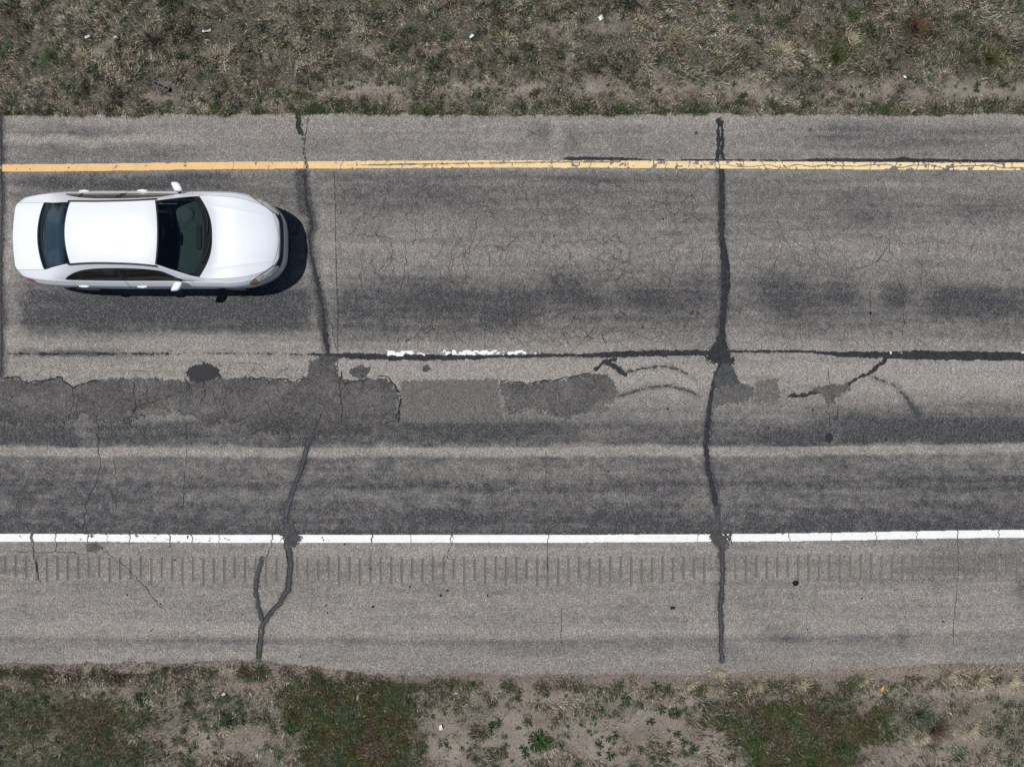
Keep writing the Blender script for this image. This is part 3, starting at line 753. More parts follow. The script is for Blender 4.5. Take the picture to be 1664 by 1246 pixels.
# ------------------------------------------------------------------ car
CAR_L = 4.98
out_w = pchip([0.0, 0.03, 0.10, 0.21, 0.55, 0.94, 2.08, 3.2, 3.98, 4.27, 4.53, 4.78, 4.93, 4.975, CAR_L],
              [0.0, 0.50, 0.665, 0.765, 0.835, 0.870, 0.892, 0.888, 0.892, 0.865, 0.785, 0.640, 0.44, 0.22, 0.0])
# dense outline points (half), by arclength
xx = CAR_L * (0.5 - 0.5 * np.cos(np.linspace(0, math.pi, 6000)))
pl = np.stack([xx, out_w(xx)], -1)
al = np.concatenate([[0], np.cumsum(np.hypot(*np.diff(pl, axis=0).T))])
NS = 460
sq = np.linspace(0, al[-1], NS)
O = np.stack([np.interp(sq, al, pl[:, 0]), np.interp(sq, al, pl[:, 1])], -1)
Tn = np.gradient(O, axis=0); Tn /= np.hypot(*Tn.T)[:, None]
Nn = np.stack([-Tn[:, 1], Tn[:, 0]], -1)          # outward (left side, +y)
Nn[0] = (-1, 0); Nn[-1] = (1, 0)
def inset(dv):
    Q = O - Nn * dv[:, None] if isinstance(dv, np.ndarray) else O - Nn * dv
    Q = Q.copy(); Q[:, 1] = np.maximum(Q[:, 1], 0); Q[0, 1] = 0; Q[-1, 1] = 0
    Q[:, 0] = np.maximum.accumulate(Q[:, 0])
    return Q
z_sh = pchip([0, .3, 1, 2.5, 3.5, 4.3, 4.7, 4.98], [.80, .87, .895, .88, .865, .79, .715, .66])
z_b = pchip([0, .1, .3, 1.0, 2, 3, 3.5, 4.3, 4.7, 4.98], [.83, .90, .95, .965, .95, .935, .92, .835, .75, .68])
z_r = pchip([0, .04, .12, .5, .77, 1.0, 1.41, 1.8, 2.3, 2.7, 2.92, 3.2, 3.53, 3.62, 4.2, 4.6, 4.85, 4.98], [.84, .93, .985, 1.02, 1.045, 1.145, 1.325, 1.375, 1.385, 1.372, 1.34, 1.18, .985, .962, .895, .815, .745, .69])
z_c = pchip([0, .04, .12, .35, .67, .9, 1.1, 1.35, 1.7, 2.2, 2.7, 2.99, 3.3, 3.6, 3.78, 3.86, 4.2, 4.6, 4.85, 4.93, 4.98], [.86, .97, 1.035, 1.065, 1.08, 1.19, 1.285, 1.39, 1.435, 1.455, 1.44, 1.40, 1.265, 1.10, .995, .972, .935, .87, .80, .755, .70])
y_r = pchip([0, .1, .4, .77, 1.0, 1.41, 1.9, 2.4, 2.92, 3.2, 3.53, 3.7, 4.2, 4.6, 4.85, 4.98], [.50, .60, .615, .615, .585, .555, .540, .550, .588, .67, .755, .765, .735, .63, .50, .40])
y_b = pchip([0, .1, .4, .8, 2, 3.5, 4.0, 4.3, 4.55, 4.8, 4.98], [.55, .62, .74, .79, .805, .812, .80, .775, .70, .56, .44])

rows = []   # each: (NS,4) x,y,z,h  from sill up to centreline
def addrow(Q, z, h): rows.append(np.stack([Q[:, 0], Q[:, 1], z, h + 0 * z], -1))
side_prof = [(0.085, 0.17), (0.065, 0.20), (0.045, 0.24), (0.030, 0.30), (0.020, 0.36), (0.014, 0.42), (0.006, 0.48), (0.0, 0.56), (0.0, 0.64), (0.002, 0.70)]
for dI, zz in side_prof:
    Q = inset(dI)
    sc = (z_sh(Q[:, 0]) - 0.17) / (0.88 - 0.17)
    addrow(Q, 0.17 + (zz - 0.17) * sc, -2.0)
for k in range(1, 7):
    t = k / 6; dI = 0.004 + 0.045 * t ** 2.2
    Q = inset(dI)
    addrow(Q, (z_sh(Q[:, 0]) - 0.17) * (0.53 + 0.205 * t * 0 + 0.0) / 0.71 * 0 + z_sh(Q[:, 0]) - (1 - t) * 0.15, -1.0)
SH = rows[-1]
xs_ = SH[:, 0]; ysh = SH[:, 1]
yb_ = np.minimum(y_b(xs_), ysh * 0.955); yr_ = np.minimum(y_r(xs_), yb_ * 0.94)
zb_ = np.maximum(z_b(xs_), SH[:, 2] + .004); zr_ = np.maximum(z_r(xs_), zb_ + 0.004); zc_ = np.maximum(z_c(xs_), zr_ + .003)
for k in range(1, 6):
    t = k / 5
    y = ysh + (yb_ - ysh) * t; z = SH[:, 2] + (zb_ - SH[:, 2]) * (1 - (1 - t) ** 1.7)
    rows.append(np.stack([xs_, y, z, 0 * z - 0.5 + 0.5 * t], -1))
NB = 30
for k in range(1, NB + 1):
    t = k / NB
    bulge = 0.022 * np.sin(math.pi * t) * sstep(.02, .2, zr_ - zb_)
    y = yb_ + (yr_ - yb_) * t + bulge; z = zb_ + (zr_ - zb_) * t
    rows.append(np.stack([xs_, y, z, 0 * z + t], -1))
NQ = 44
for k in range(1, NQ + 1):
    q = k / NQ
    q2 = q
    y = yr_ * (1 - q2); z = zr_ + (zc_ - zr_) * (1 - (1 - q2) ** 2.0)
    rows.append(np.stack([xs_, y, z, 0 * z + 1 + q], -1))
R = np.stack(rows, 0)            # (rows, NS, 4)
# shorter tail, and a soft crease along each side of the hood
X_ = R[:, :, 0]
R[:, :, 0] = np.where(X_ < .62, .115 + X_ * (.505 / .62), X_)
cy_ = np.interp(R[:, :, 0], [3.5, 4.85], [.60, .40])
R[:, :, 2] += 0.010 * np.exp(-np.abs(np.abs(R[:, :, 1]) - cy_) / .03) * sstep(3.62, 3.9, R[:, :, 0]) * sstep(4.9, 4.6, R[:, :, 0]) * (R[:, :, 3] > 1.0)
nr = len(R)
Lh = R; Rh = R[:-1][::-1].copy(); Rh[:, :, 1] *= -1
A = np.concatenate([Lh, Rh], 0)
na = A.shape[0]
idx = np.arange(na * NS).reshape(na, NS)
q = np.stack([idx[:-1, :-1], idx[:-1, 1:], idx[1:, 1:], idx[1:, :-1]], -1).reshape(-1, 4)
TR = np.concatenate([q[:, [0, 1, 2]], q[:, [0, 2, 3]]])
VV = A.reshape(-1, 4)
# orientation and normals
def vnormals(V, F):
    n = np.cross(V[F[:, 1], :3] - V[F[:, 0], :3], V[F[:, 2], :3] - V[F[:, 0], :3])
    N = np.zeros((len(V), 3))
    for k in range(3): np.add.at(N, F[:, k], n)
    return N / (np.linalg.norm(N, axis=1)[:, None] + 1e-12)
NN = vnormals(VV, TR)
if NN[idx[na // 2, NS // 2], 2] < 0:
    TR = TR[:, ::-1]; NN = -NN
# drop degenerate
ar = np.linalg.norm(np.cross(VV[TR[:, 1], :3] - VV[TR[:, 0], :3], VV[TR[:, 2], :3] - VV[TR[:, 0], :3]), axis=1)
TR = TR[ar > 1e-9]
NN[~np.isfinite(NN)] = 0
DATA = np.concatenate([VV, NN], 1)   # x y z h nx ny nz

def clip(mesh, fun):
    """split (D,F) at fun(D)=0 -> (inside, outside)"""
    D, F = mesh
    if len(F) == 0: return (D, F), (D, F)
    f = fun(D); f = np.where(np.abs(f) < 1e-7, 1e-7, f)
    s = f[F] > 0; c = s.sum(1)
    inn = [F[c == 3]]; outn = [F[c == 0]]
    extra = []; cache = {}; base = len(D)
    def cut(a, b):
        k = (a, b) if a < b else (b, a)
        if k not in cache:
            t = f[k[0]] / (f[k[0]] - f[k[1]])
            extra.append(D[k[0]] + (D[k[1]] - D[k[0]]) * t); cache[k] = base + len(extra) - 1
        return cache[k]
    ni, no = [], []
    for tri, st in zip(F[(c == 1) | (c == 2)], s[(c == 1) | (c == 2)]):
        one = (st.sum() == 1)
        k = int(np.argmax(st if one else ~st))
        a, b, d = tri[k], tri[(k + 1) % 3], tri[(k + 2) % 3]
        p = cut(a, b); r = cut(a, d)
        A_, B_ = (ni, no) if one else (no, ni)
        A_.append((a, p, r)); B_ += [(p, b, d), (p, d, r)]
    D2 = np.concatenate([D, np.array(extra)]) if extra else D
    fi = np.concatenate(inn + ([np.array(ni)] if ni else [])); fo = np.concatenate(outn + ([np.array(no)] if no else []))
    return (D2, fi), (D2, fo)

def compact(mesh):
    D, F = mesh
    u, inv = np.unique(F.ravel(), return_inverse=True)
    return D[u], inv.reshape(-1, 3)

def car_part(name, mesh, mat, parent, off=0.0, label=None, side=None):
    D, F = mesh
    if side is not None and len(F):
        cy_ = D[F][:, :, 1].mean(1); F = F[cy_ * side > 0]
    if len(F) == 0: return None
    D, F = compact((D, F))
    N = D[:, 4:7] / (np.linalg.norm(D[:, 4:7], axis=1)[:, None] + 1e-9)
    me = np_mesh(name, D[:, :3] + N * off, F, True)
    me.normals_split_custom_set_from_vertices([tuple(v) for v in N])
    o = link(name, me, mat, parent)
    if label: o['label'] = label
    return o

def paint_white():
    k = NT('white_car_paint')
    k.b.inputs['Base Color'].default_value = (0.75, 0.775, 0.82, 1)
    k.b.inputs['Roughness'].default_value = 0.42
    k.b.inputs['Specular IOR Level'].default_value = 0.5
    k.b.inputs['Coat Weight'].default_value = 0.9; k.b.inputs['Coat Roughness'].default_value = 0.10
    return k.m
M_paint = paint_white()
M_rub = plain('black_trim_rubber', (0.012, 0.012, 0.013), 0.5, 0.4)
M_gap = plain('panel_gap_shade', (0.05, 0.05, 0.055), 0.9, 0.1)
M_under = plain('black_underbody', (0.012, 0.012, 0.012), 0.9, 0.1)
def glass(name, tint, refl=1.0):
    k = NT(name)
    tr = k.n('ShaderNodeBsdfTransparent'); tr.inputs[0].default_value = (*tint, 1)
    gl = k.n('ShaderNodeBsdfGlossy'); gl.inputs['Roughness'].default_value = 0.02
    gm = k.n('ShaderNodeNewGeometry')
    dt = k.n('ShaderNodeVectorMath', operation='DOT_PRODUCT'); k.l(gm.outputs['Normal'], dt.inputs[0]); k.l(gm.outputs['Incoming'], dt.inputs[1])
    c5 = k.math('POWER', k.math('SUBTRACT', 1.0, k.math('ABSOLUTE', dt.outputs['Value'], 0), clamp=True), 5.0)
    fr = k.math('ADD', k.math('MULTIPLY', c5, 0.92), 0.06)
    mx = k.n('ShaderNodeMixShader')
    k.l(k.math('MULTIPLY', fr, refl, clamp=True), mx.inputs[0]); k.l(tr.outputs[0], mx.inputs[1]); k.l(gl.outputs[0], mx.inputs[2]); k.l(mx.outputs[0], k.out.inputs[0])
    return k.m
M_glass = glass('tinted_windscreen_glass', (0.50, 0.58, 0.565))
M_glass_d = glass('dark_tinted_glass', (0.36, 0.44, 0.50), 1.5)

car = empty('sedan_car', (wx(64.5).item(), wy(401.5).item(), 0))
tag(car, 'white four door sedan driving right in the upper lane', 'car')

full = (DATA, TR)
XW = (1.15, 3.96)
# wheel arches out
for xw in XW:
    _, full = clip(full, lambda D: np.minimum(0.355 - np.hypot(D[:, 0] - xw, D[:, 2] - 0.32), np.abs(D[:, 1]) - 0.55))
absy = lambda D: np.abs(D[:, 1])
f_ws = lambda D: np.minimum.reduce([D[:, 0] - (2.99 - .07 * (absy(D) / .59) ** 2), (3.78 - .25 * (absy(D) / .75) ** 2.4) - D[:, 0], (y_r(D[:, 0]) - .022 - absy(D)), (D[:, 3] > 0.9) * 2.0 - 1])
f_rw = lambda D: np.minimum.reduce([(1.35 + .06 * (absy(D) / .55) ** 2) - D[:, 0], D[:, 0] - (.67 + .10 * (absy(D) / .6) ** 2), (y_r(D[:, 0]) - .008 - absy(D)), (D[:, 3] > 0.9) * 2.0 - 1])
dlo_top = pchip([1.10, 1.2, 1.35, 1.6, 1.95, 2.5, 2.95, 3.12, 3.26, 3.34], [.10, .34, .54, .70, .76, .78, .76, .62, .34, .05])
f_sw = lambda D: np.minimum.reduce([(D[:, 3] - 0.055) * 0.42, (dlo_top(D[:, 0]) - D[:, 3]) * 0.42, D[:, 0] - 1.13, 3.30 - D[:, 0]])
ws, full = clip(full, f_ws); rw, full = clip(full, f_rw); sw, full = clip(full, f_sw)
ws_g, ws_t = clip(ws, lambda D: np.minimum(f_ws(D) - 0.018, (3.78 - .25 * (absy(D) / .75) ** 2.4) - D[:, 0] - .11))
rw_g, rw_t = clip(rw, lambda D: f_rw(D) - 0.014)
sw_g, sw_t = clip(sw, lambda D: f_sw(D) - 0.010)
# lamps and grille
HL = [(4.37, .815), (4.50, .715), (4.66, .61), (4.80, .49), (4.875, .455), (4.905, .50), (4.83, .605), (4.70, .715), (4.52, .81), (4.40, .86)]
f_hl = lambda D: np.minimum(poly_sd(D[:, 0], absy(D), HL), D[:, 2] - 0.60)
hl, full = clip(full, f_hl)
f_tl = lambda D: np.minimum.reduce([0.50 - D[:, 0] + 0.9 * (absy(D) - .80), absy(D) - 0.60, D[:, 2] - 0.70, 0.945 - D[:, 2] - 0.08 * D[:, 0]])
tl, full = clip(full, f_tl)
f_gr = lambda D: np.minimum.reduce([D[:, 0] - 4.84, 0.50 - absy(D), D[:, 2] - 0.605, 0.690 + 0.05 * absy(D) - D[:, 2]])
gr, full = clip(full, f_gr)
f_in = lambda D: np.minimum.reduce([D[:, 0] - 4.6, 0.60 - absy(D), D[:, 2] - 0.24, 0.36 - D[:, 2]])
intake, full = clip(full, f_in)
# panels
f_roof = lambda D: np.minimum.reduce([(2.99 - .07 * (absy(D) / .59) ** 2) - D[:, 0], D[:, 0] - (1.35 + .06 * (absy(D) / .55) ** 2), y_r(D[:, 0]) - .004 - absy(D), (D[:, 3] > 0.9) * 2.0 - 1])
f_hood = lambda D: np.minimum.reduce([D[:, 0] - (3.78 - .25 * (absy(D) / .75) ** 2.4), (4.915 - .12 * (absy(D) / .5) ** 2) - D[:, 0], y_r(D[:, 0]) - .004 - absy(D), D[:, 3] - 0.95])
f_trunk = lambda D: np.minimum.reduce([(.67 + .10 * (absy(D) / .6) ** 2) - D[:, 0], D[:, 2] - .72, y_r(D[:, 0]) - .006 - absy(D)])
f_fd = lambda D: np.minimum.reduce([D[:, 0] - 2.235 + .10 * (D[:, 2] - .6), 3.36 + .10 * (D[:, 2] - .6) - D[:, 0], D[:, 2] - 0.26, (0.05 - D[:, 3]) * .4])
f_rd = lambda D: np.minimum.reduce([D[:, 0] - 1.22 - np.maximum(0, .30 - .8 * (D[:, 2] - .32)), 2.215 - .10 * (D[:, 2] - .6) - D[:, 0], D[:, 2] - 0.26, (0.05 - D[:, 3]) * .4])
f_bf = lambda D: np.minimum.reduce([D[:, 0] - 4.42 - .25 * (D[:, 2] - .5), .66 - D[:, 2] + .1 * (4.98 - D[:, 0])])
f_br = lambda D: np.minimum.reduce([0.66 - D[:, 0], .66 - D[:, 2]])
gapw = 0.0055
gaps = []
def panel(fun):
    global full
    p, full = clip(full, fun)
    a, g = clip(p, lambda D: fun(D) - gapw)
    gaps.append(g)
    return a
roof_p = panel(f_roof); hood_p = panel(f_hood); trunk_p = panel(f_trunk); fd = panel(f_fd); rd = panel(f_rd); bfp = panel(f_bf); brp = panel(f_br)
car_part('body', full, M_paint, car)
car_part('roof_panel', roof_p, M_paint, car); car_part('hood', hood_p, M_paint, car); car_part('trunk_lid', trunk_p, M_paint, car)
car_part('front_bumper', bfp, M_paint, car); car_part('rear_bumper', brp, M_paint, car)
doors = {}
for sd in (1, -1):
    doors[('f', sd)] = car_part('front_door', fd, M_paint, car, side=sd)
    doors[('r', sd)] = car_part('rear_door', rd, M_paint, car, side=sd)
gD = np.concatenate([g[0] for g in gaps]); o_ = 0; gF = []
for g in gaps: gF.append(g[1] + o_); o_ += len(g[0])
car_part('panel_gaps', (gD, np.concatenate(gF)), M_gap, car, off=-0.004)
w_o = car_part('windscreen', ws_g, M_glass, car, off=-0.002); car_part('windscreen_trim', ws_t, M_rub, w_o, off=-0.001)
r_o = car_part('rear_window', rw_g, M_glass_d, car, off=-0.002); car_part('rear_window_trim', rw_t, M_rub, r_o, off=-0.001)
# side glass split at the pillars
p1 = lambda D: D[:, 0] - 2.20 + .12 * (D[:, 2] - .95)
g_front, rest = clip(sw_g, lambda D: D[:, 0] - 2.265 + .10 * (D[:, 2] - .95))
pil, g_rear = clip(rest, lambda D: D[:, 0] - 2.165 + .10 * (D[:, 2] - .95))
g_rear, rest2 = clip(g_rear, lambda D: D[:, 0] - 1.455 - .20 * (D[:, 2] - .95))
pil2, g_q = clip(rest2, lambda D: D[:, 0] - 1.40 - .20 * (D[:, 2] - .95))
for sd in (1, -1):
    car_part('side_window', g_front, M_glass_d, car, -.002, side=sd); car_part('side_window', g_rear, M_glass_d, car, -.002, side=sd)
    car_part('quarter_window', g_q, M_glass_d, car, -.002, side=sd)
    car_part('window_pillar', pil, M_rub, car, -.0005, side=sd); car_part('window_pillar', pil2, M_rub, car, -.0005, side=sd)
    car_part('window_trim', sw_t, M_rub, car, -.0005, side=sd)
# lamps
def lamp_mat():
    k = NT('headlamp_lens')
    g = k.n('ShaderNodeTexCoord')
    v = k.n('ShaderNodeTexVoronoi'); v.inputs['Scale'].default_value = 9.0; k.l(g.outputs['Object'], v.inputs['Vector'])
    c = k.ramp(v.outputs['Distance'], [(0.15, (0.82, 0.84, 0.86)), (0.33, (0.45, 0.46, 0.47)), (0.5, (0.75, 0.77, 0.79))])
    k.l(c, k.b.inputs['Base Color']); k.b.inputs['Metallic'].default_value = 0.08; k.b.inputs['Roughness'].default_value = 0.25
    k.b.inputs['Coat Weight'].default_value = 1.0
    return k.m
M_lamp = lamp_mat()
M_amber = plain('amber_lens', (0.50, 0.22, 0.06), 0.3, 0.5, coat=1.0)
M_red = plain('red_lens', (0.42, 0.02, 0.025), 0.25, 0.5, coat=1.0)
AM = [(4.38, .82), (4.44, .765), (4.50, .735), (4.53, .79), (4.46, .835), (4.40, .86)]
am, hl2 = clip(hl, lambda D: poly_sd(D[:, 0], absy(D), AM))
hl_g, hl_t = clip(hl2, lambda D: np.maximum(f_hl(D) - 0.010, -1))
for sd in (1, -1):
    h_o = car_part('headlight', hl_g, M_lamp, car, .001, side=sd)
    car_part('amber_reflector', am, M_amber, h_o, .001, side=sd)
    car_part('headlight_rim', hl_t, M_gap, h_o, -.001, side=sd)
    car_part('taillight', tl, M_red, car, .001, side=sd)
M_chrome = plain('chrome', (0.75, 0.75, 0.76), 0.12, 0.5, metal=1.0)
M_grille = plain('dark_grille', (0.03, 0.03, 0.035), 0.4, 0.5)
car_part('grille', gr, M_grille, car, -.006); car_part('air_intake', intake, M_under, car, -.01)

def bm_obj(name, V, F, mat, parent, smooth=True, loc=None):
    me = bpy.data.meshes.new(name); me.from_pydata([tuple(v) for v in V], [], [tuple(f) for f in F])
    if smooth:
        for p in me.polygons: p.use_smooth = True
    me.update()
    o = link(name, me, mat, parent)
    if loc: o.location = loc
    return o
def tube(pts, r, n=8, closed=False):
    P = np.array(pts, float); m = len(P)
    T = np.gradient(P, axis=0)
    if closed: T = np.roll(P, -1, 0) - np.roll(P, 1, 0)
    T /= np.linalg.norm(T, axis=1)[:, None]
    V = []; F = []
    for i in range(m):
        t = T[i]; a = np.cross(t, (0, 0, 1.0))
        if np.linalg.norm(a) < 1e-3: a = np.cross(t, (0, 1.0, 0))
        a /= np.linalg.norm(a); b = np.cross(a, t)
        rr = r if np.isscalar(r) else r[i]
        for k in range(n):
            an = 2 * math.pi * k / n
            V.append(P[i] + rr * (a * math.cos(an) + b * math.sin(an)))
    M = m if closed else m - 1
    for i in range(M):
        j = (i + 1) % m
        for k in range(n):
            k2 = (k + 1) % n
            F.append((i * n + k, i * n + k2, j * n + k2, j * n + k))
    if not closed:
        F.append(tuple(range(n))[::-1]); F.append(tuple((m - 1) * n + k for k in range(n)))
    return V, F
def lathe(prof, n=40, axis='y'):
    V = []; F = []; m = len(prof)
    for (r, d) in prof:
        for k in range(n):
            a = 2 * math.pi * k / n
            V.append((r * math.cos(a), d, r * math.sin(a)) if axis == 'y' else (r * math.cos(a), r * math.sin(a), d))
    for i in range(m - 1):
        for k in range(n):
            k2 = (k + 1) % n
            F.append((i * n + k, i * n + k2, (i + 1) * n + k2, (i + 1) * n + k))
    return V, F
def superbox(lx, ly, lz, e=4.0, n=20, m=12):
    """rounded box (superellipsoid)"""
    V = []; F = []
    sp = lambda c: math.copysign(abs(c) ** (2 / e), c)
    for i in range(m + 1):
        th = -math.pi / 2 + math.pi * i / m
        for k in range(n):
            ph = 2 * math.pi * k / n
            V.append((lx / 2 * sp(math.cos(th)) * sp(math.cos(ph)), ly / 2 * sp(math.cos(th)) * sp(math.sin(ph)), lz / 2 * sp(math.sin(th))))
    for i in range(m):
        for k in range(n):
            k2 = (k + 1) % n
            F.append((i * n + k, i * n + k2, (i + 1) * n + k2, (i + 1) * n + k))
    return V, F
# drip rails along the roof
for sd in (1, -1):
    xs = np.linspace(1.38, 2.95, 30)
    tv, tf = tube(np.stack([xs, sd * (y_r(xs) + .003), z_r(xs) + .010], -1), 0.015, 8)
    bm_obj('roof_drip_rail', tv, tf, M_rub, car)
    # black seal under the window line (chrome-less belt)
    # mirrors
    V, F = superbox(0.165, 0.18, 0.12, 3.2)
    V = [(x - 0.05 * (y * sd / 0.11) - .02 * (y * sd / .11) ** 2 + (0.02 if z > 0 else 0), y, z + 0.02 * (y * sd)) for x, y, z in V]
    mo = bm_obj('wing_mirror', V, F, M_paint, car, loc=(3.14, sd * 0.900, 0.99))
    V, F = tube([(0.03, -sd * .16, -.06), (0.03, -sd * .08, -.035)], 0.028, 8)
    bm_obj('mirror_arm', V, F, M_rub, mo)
    gv = [(-.098 + -.0, -.085, -.045), (-.098, .085, -.045), (-.098, .085, .045), (-.098, -.085, .045)]
    # door handles
    for key, hx in (('f', 2.42), ('r', 1.35)):
        Y = float(out_w(hx)) - 0.012
        pts = [(hx - .10, sd * (Y - .022), .800), (hx - .08, sd * (Y + .004), .802), (hx, sd * (Y + .012), .805), (hx + .08, sd * (Y + .004), .802), (hx + .10, sd * (Y - .022), .800)]
        V, F = tube(pts, [.010, .017, .019, .017, .010], 10)
        bm_obj('door_handle', V, F, M_paint, doors[(key, sd)])
# under pan
Q = inset(0.10)
ring = [(x, y, 0.18) for x, y in Q[::6]] + [(x, -y, 0.18) for x, y in Q[::-6]]
bm_obj('underbody', ring, [tuple(range(len(ring)))[::-1]], M_under, car, False)
# wheels
M_tyre = plain('black_tyre_rubber', (0.015, 0.015, 0.015), 0.85, 0.2)
M_rim = plain('silver_alloy_rim', (0.55, 0.55, 0.57), 0.3, 0.5, metal=0.9)
tv, tf = lathe([(.20, -.10), (.27, -.108), (.31, -.10), (.325, -.06), (.327, 0), (.325, .06), (.31, .10), (.27, .108), (.20, .10)], 48)
rv, rf = lathe([(.215, .085), (.20, .10), (.18, .07), (.06, .06), (.05, .085), (0.001, .09)], 40)
tyre_me = rim_me = None
for xw in XW:
    for sd in (1, -1):
        wh = empty('wheel', (xw, sd * .765, .327)); wh.parent = car
        if tyre_me is None:
            t_o = bm_obj('tyre', tv, tf, M_tyre, wh); tyre_me = t_o.data
            r_o2 = bm_obj('rim', rv, rf, M_rim, wh); rim_me = r_o2.data
        else:
            link('tyre', tyre_me, None, wh); link('rim', rim_me, None, wh)
        if sd < 0: wh.rotation_euler = (0, 0, math.pi)
# interior
M_dash = plain('grey_green_dashboard', (0.075, 0.096, 0.093), 0.8, 0.2, noise=0.15, nscale=12)
M_seat = plain('dark_seat_leather', (0.035, 0.037, 0.040), 0.7, 0.3)
M_shelf = plain('sky_tinted_parcel_shelf', (0.13, 0.17, 0.21), 0.9, 0.1)  # blue of the sky reflected in the rear glass painted in
M_int = plain('black_cabin_lining', (0.012, 0.013, 0.014), 0.95, 0.05)
# dashboard: a curved slab that follows the windscreen base
V = []; F = []
ny_ = 17
for j in range(ny_):
    y = -.66 + 1.32 * j / (ny_ - 1)
    xb = 3.70 - .25 * (abs(y) / .75) ** 2.4
    hoodlet = 0.05 * math.exp(-((y - .36) / .17) ** 2)
    for (x, z) in ((xb, .915), (xb - .12, .925), (3.22 + .0 * y, .945 + hoodlet), (3.12, .92 + hoodlet), (3.10, .70)):
        V.append((x, y, z))
for j in range(ny_ - 1):
    for k in range(4):
        F.append((j * 5 + k, j * 5 + k + 1, j * 5 + k + 6, j * 5 + k + 5))
dash = bm_obj('dashboard', V, F, M_dash, car)
V, F = superbox(.34, .34, .10, 2.2); bm_obj('instrument_hood', V, F, plain('lighter_dash_hood', (.095, .12, .118), .8), dash, loc=(3.27, .40, .945))
V, F = superbox(.10, .44, .03, 5); bm_obj('centre_vent', V, F, M_seat, dash, loc=(3.52, 0, .93))
th = np.linspace(0, 2 * math.pi, 33)[:-1]
V, F = tube([(3.02 + .045 * math.cos(a), .36 + .19 * math.sin(a), .90 + .175 * math.cos(a)) for a in th], .016, 8, True)
stw = bm_obj('steering_wheel', V, F, plain('grey_steering_wheel', (.06, .065, .066), .6), car)
V, F = superbox(.07, .15, .12, 3); bm_obj('steering_hub', V, F, M_dash, stw, loc=(3.04, .36, .90))
for (sx, w_, ys_) in ((2.35, .50, (.37, -.37)),):
    for y in ys_:
        st = empty('seat', (sx, y, .3)); st.parent = car
        V, F = superbox(.52, w_, .2, 4); bm_obj('seat_cushion', V, F, M_seat, st, loc=(.2, 0, .12))
        V, F = superbox(.20, w_ * .96, .62, 4); o = bm_obj('seat_back', V, F, M_seat, st, loc=(-.15, 0, .46)); o.rotation_euler = (0, -.35, 0)
        V, F = superbox(.10, .27, .19, 3); bm_obj('headrest', V, F, M_seat, st, loc=(-.29, 0, .86))
st = empty('rear_seat', (1.5, 0, .3)); st.parent = car
V, F = superbox(.5, 1.3, .2, 5); bm_obj('seat_cushion', V, F, M_seat, st, loc=(.2, 0, .12))
V, F = superbox(.2, 1.3, .6, 5); o = bm_obj('seat_back', V, F, M_seat, st, loc=(-.15, 0, .42)); o.rotation_euler = (0, -.4, 0)
for y in (.36, -.36):
    V, F = superbox(.14, .27, .17, 2.6); bm_obj('headrest', V, F, M_shelf, st, loc=(-.34, y, .80))
bm_obj('parcel_shelf', [(.70, -.58, 1.0), (1.22, -.58, 1.0), (1.22, .58, 1.0), (.70, .58, 1.0)], [(0, 1, 2, 3)], M_shelf, car, False)
for y in (.37, -.37):
    V, F = superbox(.34, .34, .10, 2.2); bm_obj('speaker_dome', V, F, plain('domed_shelf_speaker', (.20, .25, .28), .8), car, loc=(.98, y, 1.0))
bm_obj('cabin_floor', [(.8, -.72, .25), (3.5, -.72, .25), (3.5, .72, .25), (.8, .72, .25)], [(0, 1, 2, 3)], M_int, car, False)
V, F = superbox(.05, .24, .07, 3); bm_obj('interior_mirror', V, F, M_int, car, loc=(3.06, 0, 1.30))
# wipers
for (y0, y1) in ((.50, .02), (-.05, -.50)):
    pts = []
    for t in np.linspace(0, 1, 8):
        y = y0 + (y1 - y0) * t; x = 3.76 - .25 * (abs(y) / .75) ** 2.4 - .05 * t
        zc = float(z_c(x)); zr = float(z_r(x)); yr = float(y_r(x))
        pts.append((x, y, zr + (zc - zr) * (1 - (abs(y) / yr) ** 2) + .012))
    V, F = tube(pts, .007, 6); bm_obj('wiper', V, F, M_rub, car)

# ------------------------------------------------------------------ verge vegetation
def blades(name, x, y, length, width, az, lean, col, mat=M_blade, tipcol=1.1, kind='stuff', label=None, cat=None, group=None, curl=0.35, origin=None):
    n = len(x)
    z = ground_z(x, y) - 0.004
    dx, dy = np.cos(az), np.sin(az)
    sl, cl = np.sin(lean), np.cos(lean)
    r = rng.random
    mid = 0.5
    mx = x + dx * length * mid * sl; my = y + dy * length * mid * sl; mz = z + length * mid * cl
    l2 = np.minimum(lean + curl * (0.3 + r(n)), 1.62)
    tx = mx + dx * length * .5 * np.sin(l2); ty = my + dy * length * .5 * np.sin(l2); tz = np.maximum(mz + length * .5 * np.cos(l2), z + 0.006)
    hwid = width * .5
    V = np.zeros((n, 4, 3), np.float32)
    V[:, 0] = np.stack([x, y, z], -1)
    V[:, 1] = np.stack([mx - dy * hwid, my + dx * hwid, mz], -1)
    V[:, 2] = np.stack([mx + dy * hwid, my - dx * hwid, mz], -1)
    V[:, 3] = np.stack([tx, ty, tz], -1)
    if origin is not None: V = V - np.array(origin, np.float32)
    b = np.arange(n)[:, None] * 4
    F = np.concatenate([b + np.array([[0, 2, 1]]), b + np.array([[1, 2, 3]])], 1).reshape(-1, 3)
    me = np_mesh(name, V.reshape(-1, 3), F)
    C = np.repeat(col[:, None, :], 4, 1)
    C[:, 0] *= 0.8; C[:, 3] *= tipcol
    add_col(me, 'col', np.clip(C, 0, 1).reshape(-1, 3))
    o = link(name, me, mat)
    if origin is not None: o.location = origin
    if kind: o['kind'] = kind
    tag(o, label, cat, group)
    return o

